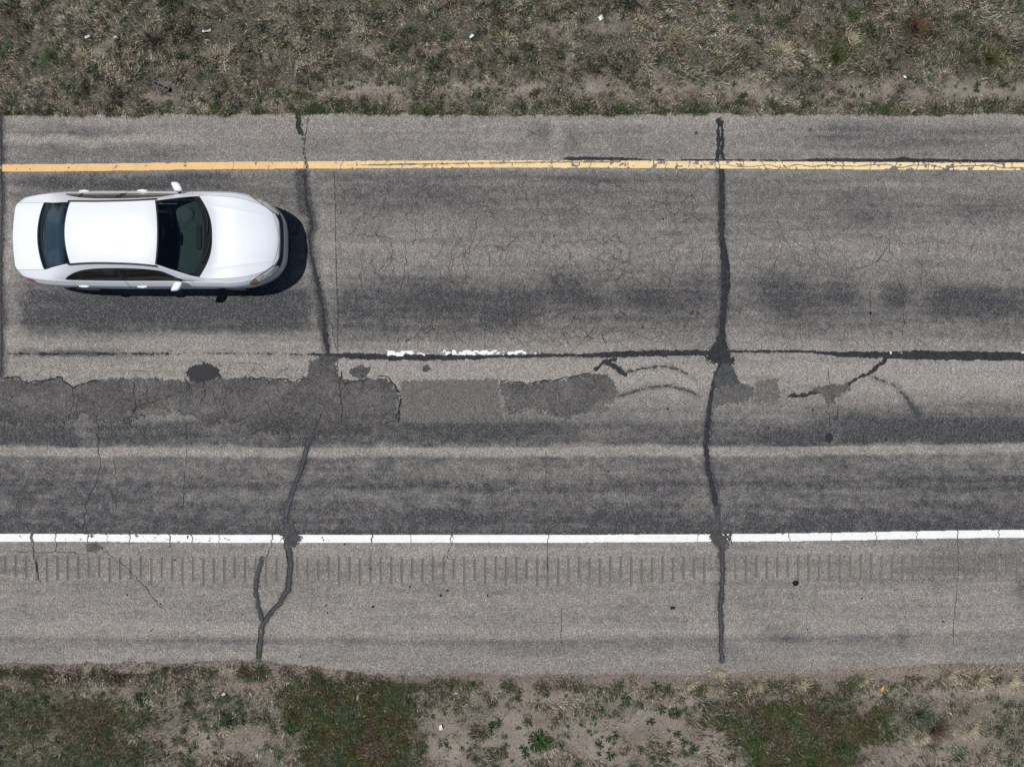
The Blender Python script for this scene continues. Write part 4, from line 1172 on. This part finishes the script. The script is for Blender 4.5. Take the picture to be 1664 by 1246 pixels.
def pick(palette, n, jitter=0.18):
    P = np.array(palette)
    i = rng.integers(0, len(P), n)
    c = P[i] * (1 + jitter * rng.standard_normal((n, 1)))
    return np.clip(c, 0.006, 0.8)

TAN = [lin(190, 180, 160), lin(164, 155, 139), lin(206, 197, 176), lin(138, 130, 118), lin(176, 168, 152), lin(112, 106, 97), lin(154, 144, 124)]
STRAW = [lin(208, 194, 164), lin(192, 176, 146), lin(222, 210, 184)]
GREEN = [lin(78, 98, 54), lin(64, 86, 46), lin(94, 110, 66), lin(70, 92, 66)]
OLIVE = [lin(96, 102, 48), lin(82, 92, 40), lin(108, 108, 54), lin(72, 82, 38)]
OLBROWN = [lin(104, 94, 66), lin(88, 78, 56), lin(122, 108, 80), lin(74, 66, 50)]
BROWN = [lin(96, 82, 74), lin(82, 69, 63), lin(116, 99, 86), lin(70, 59, 54)]
BLUEG = [lin(88, 100, 84), lin(74, 88, 78), lin(102, 110, 94)]

def verge_sample(n, top):
    """dense where the verge is seen from above the road, thinning out gradually beyond"""
    px = rng.uniform(-640, 2304, n)
    py = rng.uniform(-560, 190, n) if top else rng.uniform(1078, 1800, n)
    out_x = np.maximum(np.maximum(-60 - px, px - 1724), 0); out_y = np.maximum(-30 - py, 0) if top else np.maximum(py - 1276, 0)
    k = rng.random(n) < np.exp(-np.minimum(out_x / 190, 9)) * np.exp(-out_y / 150)
    return px[k], py[k]

def bare(px, py):
    """1 = bare dirt"""
    n = fbm(px / 60, py / 34, 210, 4)
    n2 = fbm(px / 22, py / 16, 211, 4)
    t = soft_box(px, py, 455, 128, 2400, 162, 60, 14) * sstep(.31, .54, n + .25 * (n2 - .5))
    t = np.maximum(t, 0.8 * soft_box(px, py, 220, 150, 290, 165, 20, 8))
    t = np.maximum(t, 0.7 * sstep(.65, .74, fbm(px / 55, py / 40, 216, 4)) * (py < 400))
    b = soft_box(px, py, 690, 1112, 1140, 1246, 20, 12) * sstep(.36, .54, n + .3 * (n2 - .5))
    b = np.maximum(b, soft_box(px, py, 255, 1190, 430, 1230, 26, 16) * sstep(.34, .5, n2))
    b = np.maximum(b, soft_box(px, py, -10, 1222, 90, 1246, 20, 8) * sstep(.36, .48, n2))
    b = np.maximum(b, soft_box(px, py, 150, 1112, 430, 1150, 30, 10) * .8 * sstep(.40, .54, n2))
    b = np.maximum(b, soft_box(px, py, 1400, 1100, 1700, 1135, 20, 8) * .8 * sstep(.36, .5, n2))
    b = np.maximum(b, soft_box(px, py, 1430, 1196, 1600, 1250, 30, 12) * sstep(.38, .5, n2))
    b = np.maximum(b, soft_box(px, py, 1105, 1170, 1200, 1250, 24, 20) * .85 * sstep(.36, .5, n2))
    b = np.maximum(b, (py > 1070) * sstep(1100, 1092, py))
    return np.where(py < 600, t, b)

OLIVE_A = [(452, 1128), (480, 1108), (520, 1100), (560, 1104), (600, 1100), (640, 1112), (664, 1140), (680, 1172), (690, 1210), (672, 1252), (660, 1300), (480, 1300), (488, 1240), (498, 1200), (480, 1170), (455, 1150)]
OLIVE_B = [(1140, 1160), (1180, 1140), (1230, 1128), (1290, 1128), (1350, 1130), (1420, 1140), (1464, 1150), (1458, 1180), (1440, 1206), (1410, 1226), (1390, 1260), (1340, 1300), (1180, 1290), (1216, 1246), (1190, 1210), (1160, 1190)]
OLIVE_C = [(-60, 1126), (60, 1118), (150, 1128), (220, 1140), (240, 1170), (200, 1200), (250, 1226), (300, 1260), (-60, 1300), (-40, 1230), (100, 1214), (90, 1204), (-60, 1208)]

# thatch (dead leaf litter) plus painted gap shade colours the soil where grass stands
_px = GX * S + CX; _py = CY - GY * S
_th = np.where((_py < 186) | (_py > 1092), 1 - bare(_px, _py), 0) * np.where(_py < 600, .95, .45)
add_float(gme, 'grown', np.maximum(sstep(-0.6, 2.5, gout), np.clip(_th, 0, 1)))
# dry grass mat
def dry_layer(n, top, name, label):
    px, py = verge_sample(n, top)
    edge = top_edge(px) if top else bot_edge(px)
    inside = (py < edge + 1) if top else (py > edge + 15)
    clump = fbm(px / 18, py / 18, 220, 4)
    p = (1 - 0.93 * bare(px, py)) * (0.18 + 1.0 * sstep(.36, .58, clump))
    if not top:
        p = p * 0.62
        for pp in (OLIVE_A, OLIVE_B, OLIVE_C): p = p * (1 - .88 * sstep(-8, 10, poly_sd(px, py, pp)))
    k = inside & (rng.random(len(px)) < p)
    px, py, clump = px[k], py[k], clump[k]; m = len(px)
    flow = 2 * math.pi * 1.4 * fbm(px / 90, py / 90, 221, 3) + rng.normal(0, .9, m)
    tone = fbm(px / 30, py / 26, 222, 5)
    c = pick(TAN, m, .38)
    left = .10 * sstep(130, 10, py) * sstep(560, 60, px) if top else 0.04
    gsel = rng.random(m) < 0.85 * sstep(.475, .60, .5 * fbm(px / 34, py / 26, 223, 4) + .5 * fbm(px / 9, py / 8, 227, 3) + left * .3)
    c[gsel] = pick(GREEN + BLUEG * 2, int(gsel.sum()), .3)
    osel = (~gsel) & (rng.random(m) < 0.6 * sstep(.52, .64, .6 * fbm(px / 46, py / 32, 224, 4) + .4 * fbm(px / 10, py / 9, 228, 3) + left))
    c[osel] = pick(OLIVE + BROWN[:2], int(osel.sum()))
    bsel = (~gsel) & (rng.random(m) < .55 * sstep(.47, .60, fbm(px / 12, py / 10, 225, 4)))
    c[bsel] = pick(BROWN, int(bsel.sum()))
    ssel = rng.random(m) < 0.045
    c[ssel] = pick(STRAW, int(ssel.sum()))
    c *= np.clip(.06 + 1.25 * tone + .75 * (fbm(px / 5, py / 5, 229, 2) - .2), .15, 1.4)[:, None]  # uneven tone; its lows also paint the shadowed cores of clumps
    tall = sstep(.44, .64, fbm(px / 11, py / 11, 226, 3))
    L = rng.uniform(.03, .085, m) * (0.6 + 1.5 * tall); L[gsel] *= .9
    W = rng.uniform(.004, .0115, m)
    lean = np.clip(rng.normal(1.12 - .5 * tall, .30, m), .1, 1.5); lean[gsel] = np.clip(rng.normal(.7, .3, int(gsel.sum())), .1, 1.3)
    return blades(name, wx(px), wy(py), L, W, flow, lean, c, label=label)
dry_layer(2480000, True, 'dry_grass', 'matted dry tan grass with green tufts on the upper verge')
dry_layer(2300000, False, 'dry_grass', 'sparse dry grass on the lower verge')

# low tufts hugging both road edges
def edge_tufts(top, n, name, label):
    px = rng.uniform(-60, 1724, n)
    e = top_edge(px) if top else bot_edge(px)
    t = np.abs(rng.normal(0, 1, n))
    py = e + 3 - 7 * t if top else e + 20 + 22 * (fbm(px / 34, 0 * px, 236, 4) - .5) + np.interp(px, [0, 500, 640, 1100, 1664], [0, -2, -4, -2, 6]) + 6 * rng.normal(0, 1, n)
    cl = fbm(px / 20, 0 * px, 230 + top, 4) + .3 * (fbm(px / 6, py / 6, 232, 2) - .5)
    k = rng.random(n) < sstep(.36, .70, cl) * (1 if top else np.interp(px, [0, 480, 700, 1080, 1200, 1400, 1664], [1, 1, .45, .5, .9, .8, .45]))
    px, py = px[k], py[k]; m = len(px)
    typ = fbm(px / 26, py / 30, 233 + top, 3) + .12 * rng.standard_normal(m) - (.03 if top else .10)
    c = pick(BROWN, m); g = typ > .52; c[g] = pick(GREEN, int(g.sum())); s = typ < (.36 if top else .26); c[s] = pick(TAN, int(s.sum()))
    return blades(name, wx(px), wy(py), rng.uniform(.03, .10, m), rng.uniform(.004, .012, m), rng.uniform(0, 6.28, m), np.clip(rng.normal(.85, .35, m), .1, 1.5), c, label=label)
edge_tufts(True, 95000, 'edge_grass', 'low green and brown tufts along the upper road edge')
edge_tufts(False, 80000, 'edge_grass', 'dark brown dead tufts along the lower road edge')

# dense olive patches: countable clumps on the lower verge
def olive_patch(pts, n, label, seed, pal, height=(.05, .12)):
    xs = [p[0] for p in pts]; ys = [p[1] for p in pts]
    px = rng.uniform(min(xs) - 12, max(xs) + 12, n); py = rng.uniform(min(ys) - 12, max(ys) + 12, n)
    sd = poly_sd(px, py, pts) + 62 * (fbm(px / 30, py / 24, 240 + seed, 5) - .5) + 40 * (fbm(px / 8, py / 8, 245 + seed, 3) - .5)
    k = rng.random(n) < sstep(-14, 24, sd) * (0.72 + .28 * sstep(.36, .54, fbm(px / 11, py / 11, 246 + seed, 3)))
    px, py = px[k], py[k]; m = len(px)
    t = fbm(px / 30, py / 26, 241 + seed, 4) + .06 * rng.standard_normal(m)
    c = pick(pal, m, .22)
    g = t > .56; c[g] = pick(GREEN, int(g.sum())); b = t < (.46 if seed == 2 else .40); c[b] = pick(OLBROWN, int(b.sum())); tn = rng.random(m) < .05; c[tn] = pick(TAN, int(tn.sum()))
    c *= (0.30 + .85 * fbm(px / 10, py / 10, 242 + seed, 4))[:, None]
    az = 6.28 * fbm(px / 50, py / 50, 243 + seed, 2) * 1.5 + rng.normal(0, .9, m)
    cx_, cy_ = np.mean(xs), np.mean(ys)
    org = (wx(cx_).item(), wy(cy_).item(), ground_z(wx([cx_]), wy([cy_]))[0])
    return blades('grass_clump', wx(px), wy(py), rng.uniform(height[0], height[1], m), rng.uniform(.0035, .007, m), az, np.clip(rng.normal(.75, .35, m), .05, 1.4), c, kind=None, label=label, cat='grass clump', origin=org, group='dense grass clumps on the lower verge')
olive_patch(OLIVE_A, 75000, 'large dark olive grass clump below the curved tar seam', 1, OLIVE)
olive_patch(OLIVE_B, 85000, 'widest olive green grass clump, on the lower verge right of the straight tar seam', 2, OLIVE)
olive_patch(OLIVE_C, 70000, 'dark green and brown grass clump in the lower left corner', 3, GREEN + OLIVE[:2])

# smaller distinct clumps
def tuft(px, py, r, n, pal, label, cat, group, hgt=(.08, .18), name='grass_tuft'):
    a = rng.uniform(0, 6.28, n); q = r * np.minimum(np.abs(rng.normal(0, .55, n)), 1.15)
    x = px + q * np.cos(a); y = py + q * np.sin(a) * .8
    az = -a + rng.normal(0, .7, n)
    c = pick(pal, n, .2)
    org = (wx(px).item(), wy(py).item(), ground_z(wx([px]), wy([py]))[0])
    return blades(name, wx(x), wy(y), rng.uniform(hgt[0], hgt[1], n), rng.uniform(.004, .008, n), az, np.clip(.25 + .8 * q / r + rng.normal(0, .2, n), .05, 1.5), c, kind=None, label=label, cat=cat, group=group, origin=org)
G1 = 'grass tufts on the verges'
tuft(246, 62, 22, 900, BROWN + TAN[:2], 'bushy brown dead grass tuft on the upper verge above the car', 'grass tuft', G1, (.10, .22))
tuft(1490, 44, 24, 900, [lin(150, 124, 74), lin(128, 104, 60)] + BROWN, 'golden brown grass tuft high on the right of the upper verge', 'grass tuft', G1, (.10, .20))
tuft(85, 92, 24, 700, GREEN, 'dark green grass tuft on the upper verge above the car\'s rear', 'grass tuft', G1, (.08, .18))
tuft(1358, 92, 44, 1500, GREEN + OLIVE, 'broad olive green grass tuft on the upper verge right of the straight tar seam', 'grass tuft', G1)
tuft(1610, 95, 40, 1100, OLIVE + GREEN[:1], 'olive grass tuft near the right end of the upper verge', 'grass tuft', G1)
tuft(1492, 1165, 28, 1100, BLUEG, 'blue green grass tuft at the right end of the widest olive clump', 'grass tuft', G1)
tuft(1520, 1186, 24, 800, BROWN, 'dark brown dead tuft beside the blue green tuft', 'grass tuft', G1)
straw_spots = [(1166, 1088, 12), (1230, 1112, 20), (1300, 1108, 14), (1402, 1104, 12), (1540, 1096, 22), (1590, 1100, 22), (1640, 1106, 20), (1500, 1200, 14), (1118, 1112, 10), (1580, 1186, 16), (345, 90, 16), (130, 92, 16), (1270, 84, 22), (1380, 62, 22), (820, 60, 14), (1040, 30, 14), (1100, 60, 20)]
straw_labels = ['pale straw tuft at the foot of the straight tar seam', 'pale straw tuft at the road edge right of the straight seam\'s foot', 'straw tuft at the lower road edge above the widest olive clump\'s middle',
    'straw tuft at the road edge just left of the orange scrap', 'broad straw tuft at the lower road edge right of the orange scrap', 'middle one of three straw tufts at the right end of the lower road edge', 'rightmost straw tuft along the lower road edge',
    'straw tuft on dirt below the blue green tuft', 'small straw tuft at the road edge left of the straight seam\'s foot', 'straw tuft near the right end of the lower verge, below the road edge row',
    'pale dry tuft below the long white paper scrap', 'pale dry tuft below the crumpled white scrap above the car', 'large pale dry tuft left of the broad olive tuft on the upper verge', 'pale dry tuft above the broad olive tuft on the upper verge',
    'pale dry tuft just right of the bright white scrap in the upper middle', 'pale dry tuft near the top of the upper verge beside the short tan twig', 'pale dry tuft on the upper verge around the small bright green weed']
for (sx, sy, sr), slab in zip(straw_spots, straw_labels):
    low = sy > 600
    tuft(sx, sy, sr, int(22 * sr), STRAW + TAN[:2], slab, 'grass tuft', 'pale straw tufts of the lower verge' if low else 'pale straw tufts of the upper verge', (.07, .15), 'straw_tuft')

# leafy weeds
def weed_mesh(seed, n, r, pal, lsz=(.018, .034)):
    g = np.random.default_rng(seed)
    V = [np.zeros(3)]; F = []; C = [np.array(pal[0])]
    for k in range(n):
        a = g.uniform(0, 6.28); q = r * math.sqrt(g.random()) ; z = 0.01 + .05 * (1 - q / r) * (0.4 + g.random()) * (r / .12)
        cx_, cy_ = q * math.cos(a), q * math.sin(a)
        L = g.uniform(*lsz); Wd = L * g.uniform(.35, .55); az = a + g.normal(0, .8); el = g.uniform(-.2, .9)
        d = np.array([math.cos(az) * math.cos(el), math.sin(az) * math.cos(el), math.sin(el)]); s = np.array([-math.sin(az), math.cos(az), g.normal(0, .25)])
        c = np.array([cx_, cy_, z]); b = len(V)
        V += [c - d * L * .5, c - d * L * .1 + s * Wd * .5, c + d * L * .3 + s * Wd * .35, c + d * L * .55, c + d * L * .3 - s * Wd * .35, c - d * L * .1 - s * Wd * .5]
        F += [(b, b + 1, b + 2), (b, b + 2, b + 3), (b, b + 3, b + 4), (b, b + 4, b + 5), (0, b, b + 5)]
        col = np.array(pal[g.integers(0, len(pal))]) * (1 + .25 * g.standard_normal())
        C += [np.clip(col, .005, .6)] * 6
    me = np_mesh('weed', np.array(V), np.array(F)); add_col(me, 'col', np.array(C)); me.materials.append(M_leaf)
    return me
WG = [lin(72, 104, 50), lin(58, 88, 44), lin(86, 116, 62), lin(52, 76, 46)]
WD = [lin(54, 78, 44), lin(66, 84, 54), lin(46, 66, 44)]
wmesh = [weed_mesh(1, 40, .07, WG), weed_mesh(2, 90, .12, WG), weed_mesh(3, 60, .10, WD), weed_mesh(4, 170, .18, WD, (.02, .04)), weed_mesh(5, 22, .045, WG, (.015, .028)), weed_mesh(6, 260, .26, WD + WG, (.02, .042))]
def weed(px, py, kind, sc=1.0, label=None, group=None, z=None):
    o = bpy.data.objects.new('weed', wmesh[kind]); COL.objects.link(o)
    X, Y = wx(px).item(), wy(py).item()
    zz = ground_z(np.array([X]), np.array([Y]))[0] if z is None else z
    o.location = (X, Y, zz); o.rotation_euler = (0, 0, random.uniform(0, 6.28)); o.scale = (sc, sc, sc)
    tag(o, label, 'weed', group)
    return o
weed(1131, 217, 4, .9, 'tiny green weed on the upper shoulder left of the straight seam, nearer the yellow line', z=0)
weed(1128, 188, 4, .8, 'tiny green weed at the top road edge left of the straight tar seam', z=0)
weed(1316, 211, 4, .9, 'tiny green weed alone on the upper shoulder right of the straight tar seam', z=0)
weed(1170, 192, 4, .8, 'small weed at the head of the straight tar seam', z=0)
weed(489, 186, 0, 1.0, 'green weed at the top of the grassy crack in front of the car', z=-.005)
for q in range(11):
    t = q / 10; weed(489 + 9 * t + random.uniform(-1.5, 1.5), 196 + 76 * t, 4, random.uniform(.45, .75), 'tiny weed growing in the crack across the upper shoulder ahead of the car', 'weeds in the upper shoulder crack', z=.001)
weed(423, 1086, 0, 1.1, 'green weed at the foot of the curved tar seam')
for q in range(6):
    weed(421 + random.uniform(-3, 3), 1058 + 5.5 * q, 4, .6, 'tiny weed in the lower end of the curved tar seam', 'weeds at the foot of the curved seam', z=.002)
weed(438, 1092, 0, .9, 'green weed just right of the foot of the curved tar seam')
weed(1176, 1092, 0, .8, 'small green weed in straw at the foot of the straight tar seam')
weed(878, 1206, 5, .95, 'large dark leafy weed on bare dirt in the middle of the lower verge')
weed(472, 1176, 5, .85, 'dark leafy weed at the left side of the large olive clump')
weed(1098, 1160, 3, .8, 'dark leafy weed on bare dirt near the left end of the widest clump')
weed(370, 1172, 3, 1.0, 'dark leafy weed on dirt left of the large olive clump')
weed(702, 1136, 2, .8, 'small round weed on bare dirt right of the large olive clump')
weed(230, 1136, 3, .9, 'leafy weed below the lower road edge, between left corner clump and bare dirt')
weed(1193, 25, 1, 1.0, 'bright green weed at the top of the upper verge near the straight tar seam')
weed(1193, 90, 1, .6, 'bright green weed in mid verge above the straight tar seam')
weed(1112, 82, 0, .8, 'small bright green weed left of the straight tar seam on the upper verge')
weed(1390, 22, 1, 1.2, 'broad green weed at the top of the upper verge right of centre')
weed(1274, 35, 1, 1.1, 'upright green weed at the top of the verge between the two broad weeds')
weed(1560, 66, 1, 1.0, 'low green weed below the golden brown tuft')
weed(1584, 68, 0, 1.0, 'small green weed right beside the low weed by the golden tuft')
weed(456, 70, 1, .9, 'green weed on the upper verge ahead of the car')
weed(1573, 176, 1, .9, 'green weed at the upper road edge near the right side')
weed(275, 168, 1, .7, 'green weed at the upper road edge above the car\'s windscreen')
weed(345, 174, 0, 1.0, 'green weed at the upper road edge above the car\'s hood')
weed(30, 180, 1, .8, 'green weed at the upper road edge in the left corner')
weed(1370, 1216, 3, 1.0, 'leafy weed below the widest olive clump')
# row of look-alike weeds on the bare strip and on the lower dirt
for q in range(60):
    px = random.uniform(450, 1650); py = random.uniform(128, 166)
    weed(px, py, random.choice([0, 4, 4, 2]), random.uniform(.45, .9), 'small green weed on the bare dirt strip above the upper road edge', 'weeds on the upper bare strip')
for q in range(32):
    px = random.uniform(470, 1660); py = top_edge(np.array([px]))[0] - random.uniform(4, 16)
    weed(px, py, random.choice([0, 0, 2, 4]), random.uniform(.6, 1.1), 'low green weed in the tuft row along the upper road edge', 'weeds in the upper edge row')
for q in range(90):
    px = random.uniform(0, 1660) if q % 2 else random.gauss(920, 130); py = random.uniform(1112, 1246)
    weed(px, py, random.choice([2, 2, 2, 0, 4]), random.uniform(.5, 1.25), 'small dark green weed scattered over the lower verge', 'weeds scattered on the lower verge')
for q in range(25):
    px = random.uniform(0, 1660); py = bot_edge(np.array([px]))[0] + random.uniform(8, 18)
    weed(px, py, random.choice([0, 4, 4]), random.uniform(.5, .9), 'small green weed along the gravelly lower road edge', 'weeds along the lower road edge')
for q in range(28):
    px = random.uniform(0, 1660); py = random.uniform(0, 125)
    weed(px, py, random.choice([0, 2, 2, 4]), random.uniform(.6, 1.2), 'low green weed sunk in the matted grass of the upper verge', 'weeds in the upper matted grass')

# finer ground cover between them, too small to count
def ground_cover(n, fpos, label):
    Vs, Fs, Cs, o_ = [], [], [], 0
    src = []
    for k in (0, 2, 4):
        me = wmesh[k]; v = np.zeros(len(me.vertices) * 3, np.float32); me.vertices.foreach_get('co', v)
        f = np.zeros(len(me.loops), np.int32); me.loops.foreach_get('vertex_index', f)
        c = np.zeros(len(me.vertices) * 4, np.float32); me.attributes['col'].data.foreach_get('color', c)
        src.append((v.reshape(-1, 3), f.reshape(-1, 3), c.reshape(-1, 4)[:, :3]))
    px, py = fpos(n)
    X, Y = wx(px), wy(py); Z = ground_z(X, Y)
    for x, y, z in zip(X, Y, Z):
        v, f, c = src[rng.integers(0, 3)]; sc = rng.uniform(.3, .8); a = rng.uniform(0, 6.28)
        R_ = np.array([[math.cos(a), -math.sin(a), 0], [math.sin(a), math.cos(a), 0], [0, 0, 1]]) * sc
        Vs.append(v @ R_.T + np.array([x, y, z])); Fs.append(f + o_); Cs.append(c * rng.uniform(.7, 1.25)); o_ += len(v)
    me = np_mesh('ground_cover', np.concatenate(Vs), np.concatenate(Fs)); add_col(me, 'col', np.concatenate(Cs))
    o = link('ground_cover', me, M_leaf); tag(o, label, kind='stuff')
def gc_low(n):
    px = rng.uniform(-40, 1700, n * 4); py = rng.uniform(1108, 1275, n * 4)
    k = rng.random(n * 4) < sstep(.46, .60, fbm(px / 34, py / 26, 260, 4)); return px[k][:n], py[k][:n]
def gc_top(n):
    px = rng.uniform(-40, 1700, n * 4); py = rng.uniform(-30, 182, n * 4)
    k = rng.random(n * 4) < sstep(.47, .60, fbm(px / 30, py / 22, 261, 4)); return px[k][:n], py[k][:n]
ground_cover(420, gc_low, 'small leafy ground cover scattered on the lower verge')
ground_cover(330, gc_top, 'small leafy ground cover scattered on the upper verge')

# gravel along the lower edge and loose grit on the dirt
def gravel(name, n, fpos, size, cols, label, zf):
    px, py = fpos(n); n = len(px)
    base = np.array([(1, 0, 0), (0, 1, 0), (-1, 0, 0), (0, -1, 0), (0, 0, .8), (0, 0, -.8)], float)
    fac = np.array([(0, 1, 4), (1, 2, 4), (2, 3, 4), (3, 0, 4), (1, 0, 5), (2, 1, 5), (3, 2, 5), (0, 3, 5)])
    s = rng.uniform(size[0], size[1], n); a = rng.uniform(0, 6.28, n)
    B = base[None] * (1 + .35 * rng.standard_normal((n, 6, 1)).clip(-1.5, 1.5)) * s[:, None, None]
    ca, sa = np.cos(a)[:, None], np.sin(a)[:, None]
    X = B[..., 0] * ca - B[..., 1] * sa; Y = B[..., 0] * sa + B[..., 1] * ca
    x, y = wx(px), wy(py)
    V = np.stack([X + x[:, None], Y + y[:, None], B[..., 2] + zf(x, y)[:, None] + s[:, None] * .3], -1)
    F = (fac[None] + (np.arange(n) * 6)[:, None, None]).reshape(-1, 3)
    me = np_mesh(name, V.reshape(-1, 3), F); add_col(me, 'col', np.repeat(pick(cols, n, .25), 6, 0))
    o = link(name, me, M_stone); tag(o, label, kind='stuff'); return o
kst = NT('loose_stone'); at_ = kst.n('ShaderNodeAttribute', attribute_name='col'); kst.l(at_.outputs['Color'], kst.b.inputs['Base Color']); kst.b.inputs['Roughness'].default_value = .9
M_stone = kst.m
SC = [lin(150, 132, 122), lin(120, 104, 96), lin(176, 158, 146), lin(96, 84, 80), lin(140, 124, 118)]
def pos_edge(n):
    px = rng.uniform(-60, 1724, n); e = bot_edge(px); py = e - 5 + np.abs(rng.normal(0, 12, n))
    return px, py
gravel('gravel', 15000, pos_edge, (.004, .011), SC, 'reddish grey gravel strip along the lower road edge', lambda x, y: np.maximum(ground_z(x, y), -.02))
def pos_dirt(n):
    px = rng.uniform(-60, 1724, n); py = np.where(rng.random(n) < .45, rng.uniform(100, 178, n), rng.uniform(1100, 1260, n))
    k = rng.random(n) < bare(px, py) * .9 + .06
    return px[k], py[k]
gravel('dirt_grit', 20000, pos_dirt, (.003, .009), SC, 'loose grit scattered on the bare dirt', ground_z)

# ------------------------------------------------------------------ litter and crumbs
def lump(name, px, py, sx, sy, sz, mat, label, cat, group=None, seed=0, z=0.0, rz=0.0):
    g = np.random.default_rng(seed)
    V, F = superbox(sx, sy, sz, 2.6, 12, 7)
    V = [np.array(v) * (1 + .18 * g.standard_normal()) + np.array([0, 0, sz * .45]) for v in V]
    o = bm_obj(name, V, F, mat, None, False, loc=(wx(px).item(), wy(py).item(), z)); o.rotation_euler = (0, 0, rz)
    tag(o, label, cat, group); return o
M_blk = plain('black_rubber_crumb', (0.012, 0.012, 0.014), 0.85, 0.2)
lump('tar_lump', 1292, 947, .115, .10, .04, M_blk, 'largest black tar lump, on the lower shoulder below the rumble grooves', 'tar lump', seed=1)
lump('tar_lump', 1093, 987, .085, .05, .03, M_blk, 'small black tar lump on the lower shoulder left of the straight seam', 'tar lump', seed=2)
for q, (x, y, r) in enumerate([(606, 985, .05), (666, 953, .035), (716, 967, .045), (727, 959, .04), (530, 983, .032), (532, 995, .032), (792, 967, .035), (284, 910, .035), (207, 966, .03), (261, 981, .03), (488, 1066, .032), (440, 1031, .025), (246, 1024, .025),
                               (1372, 904, .035), (1400, 972, .035), (1532, 1009, .035), (1312, 1022, .03), (1077, 356, .04), (1414, 509, .05), (1085, 664, .04), (1320, 666, .04), (1249, 696, .04), (1439, 714, .045), (560, 884, .03), (524, 873, .03), (526, 877, .03), (602, 924, .03), (868, 440, .03), (988, 766, .03)]):
    lump('tar_crumb', x, y, r, r * .8, r * .4, M_blk, 'tiny black crumb lying on the asphalt', 'crumb', 'black crumbs on the asphalt', 10 + q, z=.006, rz=q)
patch('oil_spot', [(1342, 704), (1350, 702), (1354, 712), (1348, 721), (1340, 716)], M_hole, 2.0, 50, z=.004, rise=.001)

M_paper = plain('white_scrap', (0.78, 0.78, 0.77), 0.7, 0.3)
M_yscrap = plain('orange_yellow_scrap', (0.75, 0.40, 0.05), 0.6, 0.3)
def scrap(px, py, sx, sy, rz, label, mat=M_paper, seed=0, name='paper_scrap', cat='litter', h=.05):
    g = np.random.default_rng(seed)
    V = []; F = []; n = 4
    for i in range(n + 1):
        for j in range(n + 1):
            V.append(((i / n - .5) * sx + g.normal(0, sx * .05), (j / n - .5) * sy + g.normal(0, sy * .05), g.normal(0, .012)))
    for i in range(n):
        for j in range(n):
            a = i * (n + 1) + j; F.append((a, a + n + 1, a + n + 2, a + 1))
    X, Y = wx(px).item(), wy(py).item()
    o = bm_obj(name, V, F, mat, None, False, loc=(X, Y, ground_z(np.array([X]), np.array([Y]))[0] + h)); o.rotation_euler = (0, 0, rz)
    tag(o, label, cat, 'litter on the verges')
scrap(334, 48, .16, .045, .15, 'long white paper scrap on the upper verge right of the brown tuft', seed=1)
scrap(140, 58, .10, .05, .4, 'crumpled white scrap on the upper verge above the car\'s rear', seed=2)
scrap(186, 61, .09, .05, .5, 'white scrap just left of the bushy brown tuft', seed=3)
scrap(766, 57, .09, .06, .7, 'bright white scrap on the upper verge near the middle', seed=4)
scrap(977, 27, .09, .08, .5, 'white scrap at the top of the upper verge right of the middle', seed=5)
scrap(1470, 126, .05, .05, 0, 'white speck of litter above the bare strip', seed=6)
scrap(364, 1127, .07, .06, .3, 'pale stone coloured scrap below the lower road edge', seed=7)
scrap(716, 1182, .06, .09, .2, 'grey white scrap on dirt right of the large olive clump', seed=8)
scrap(1433, 1117, .05, .09, -.3, 'orange yellow scrap on dirt above the widest olive clump', M_yscrap, 9)
# dark plastic strip with three slots
M_plas = plain('dark_blue_plastic', (0.02, 0.026, 0.034), 0.4, 0.4)
X, Y = wx(263).item(), wy(141).item()
ps = empty('plastic_strip', (X, Y, float(ground_z(np.array([X]), np.array([Y]))[0]) + .06), -.42)
tag(ps, 'dark plastic strip with raised rails lying on the upper verge', 'litter', 'litter on the verges')
def boxv(x0, y0, z0, x1, y1, z1):
    V = [(x0, y0, z0), (x1, y0, z0), (x1, y1, z0), (x0, y1, z0), (x0, y0, z1), (x1, y0, z1), (x1, y1, z1), (x0, y1, z1)]
    F = [(3, 2, 1, 0), (4, 5, 6, 7), (0, 1, 5, 4), (1, 2, 6, 5), (2, 3, 7, 6), (3, 0, 4, 7)]
    return V, F
V, F = boxv(-.17, -.032, 0, .17, .032, .012); bm_obj('plate', V, F, M_blk, ps, False)
for sd in (-1, 1):
    V, F = boxv(-.17, sd * .032 - .008, .012, .17, sd * .032 + .008, .030); bm_obj('rail', V, F, M_plas, ps, False)
for q in range(4):
    x = -.16 + q * .107
    V, F = boxv(x - .008, -.023, .0125, x + .008, .023, .026); bm_obj('cross_bar', V, F, M_plas, ps, False)
# dry twigs
M_twig = plain('dry_twig', lin(205, 180, 140), .9, .1)
for q, (x, y, l, a, lb) in enumerate([(62, 47, .10, 1.55, 'short upright pale twig on the upper verge at the far left'), (160, 36, .12, .0, 'pale twig lying level at the top left of the upper verge'), (340, 68, .12, -.15, 'pale twig below the long white scrap'), (470, 187, .13, .35, 'tan twig on the asphalt beside the grassy crack'),
                                      (1600, 130, .2, .1, 'thin twig near the right end of the bare strip'), (620, 57, .13, -.5, 'pale twig on the upper verge left of the middle'), (1378, 68, .16, 1.9, 'pale upright twig among the dry tufts at the upper right'), (1030, 54, .10, .05, 'short tan twig on the upper verge right of the middle')]):
    X, Y = wx(x).item(), wy(y).item(); zz = max(float(ground_z(np.array([X]), np.array([Y]))[0]), 0) + (.05 if y < 180 else .008)
    V, F = tube([(-l / 2, 0, 0), (-l * .1, .008, .006), (l / 2, -.004, .002)], [.006, .007, .004], 6)
    o = bm_obj('twig', V, F, M_twig, None, loc=(X, Y, zz)); o.rotation_euler = (0, 0, a); tag(o, lb, 'twig', 'twigs on the verges')
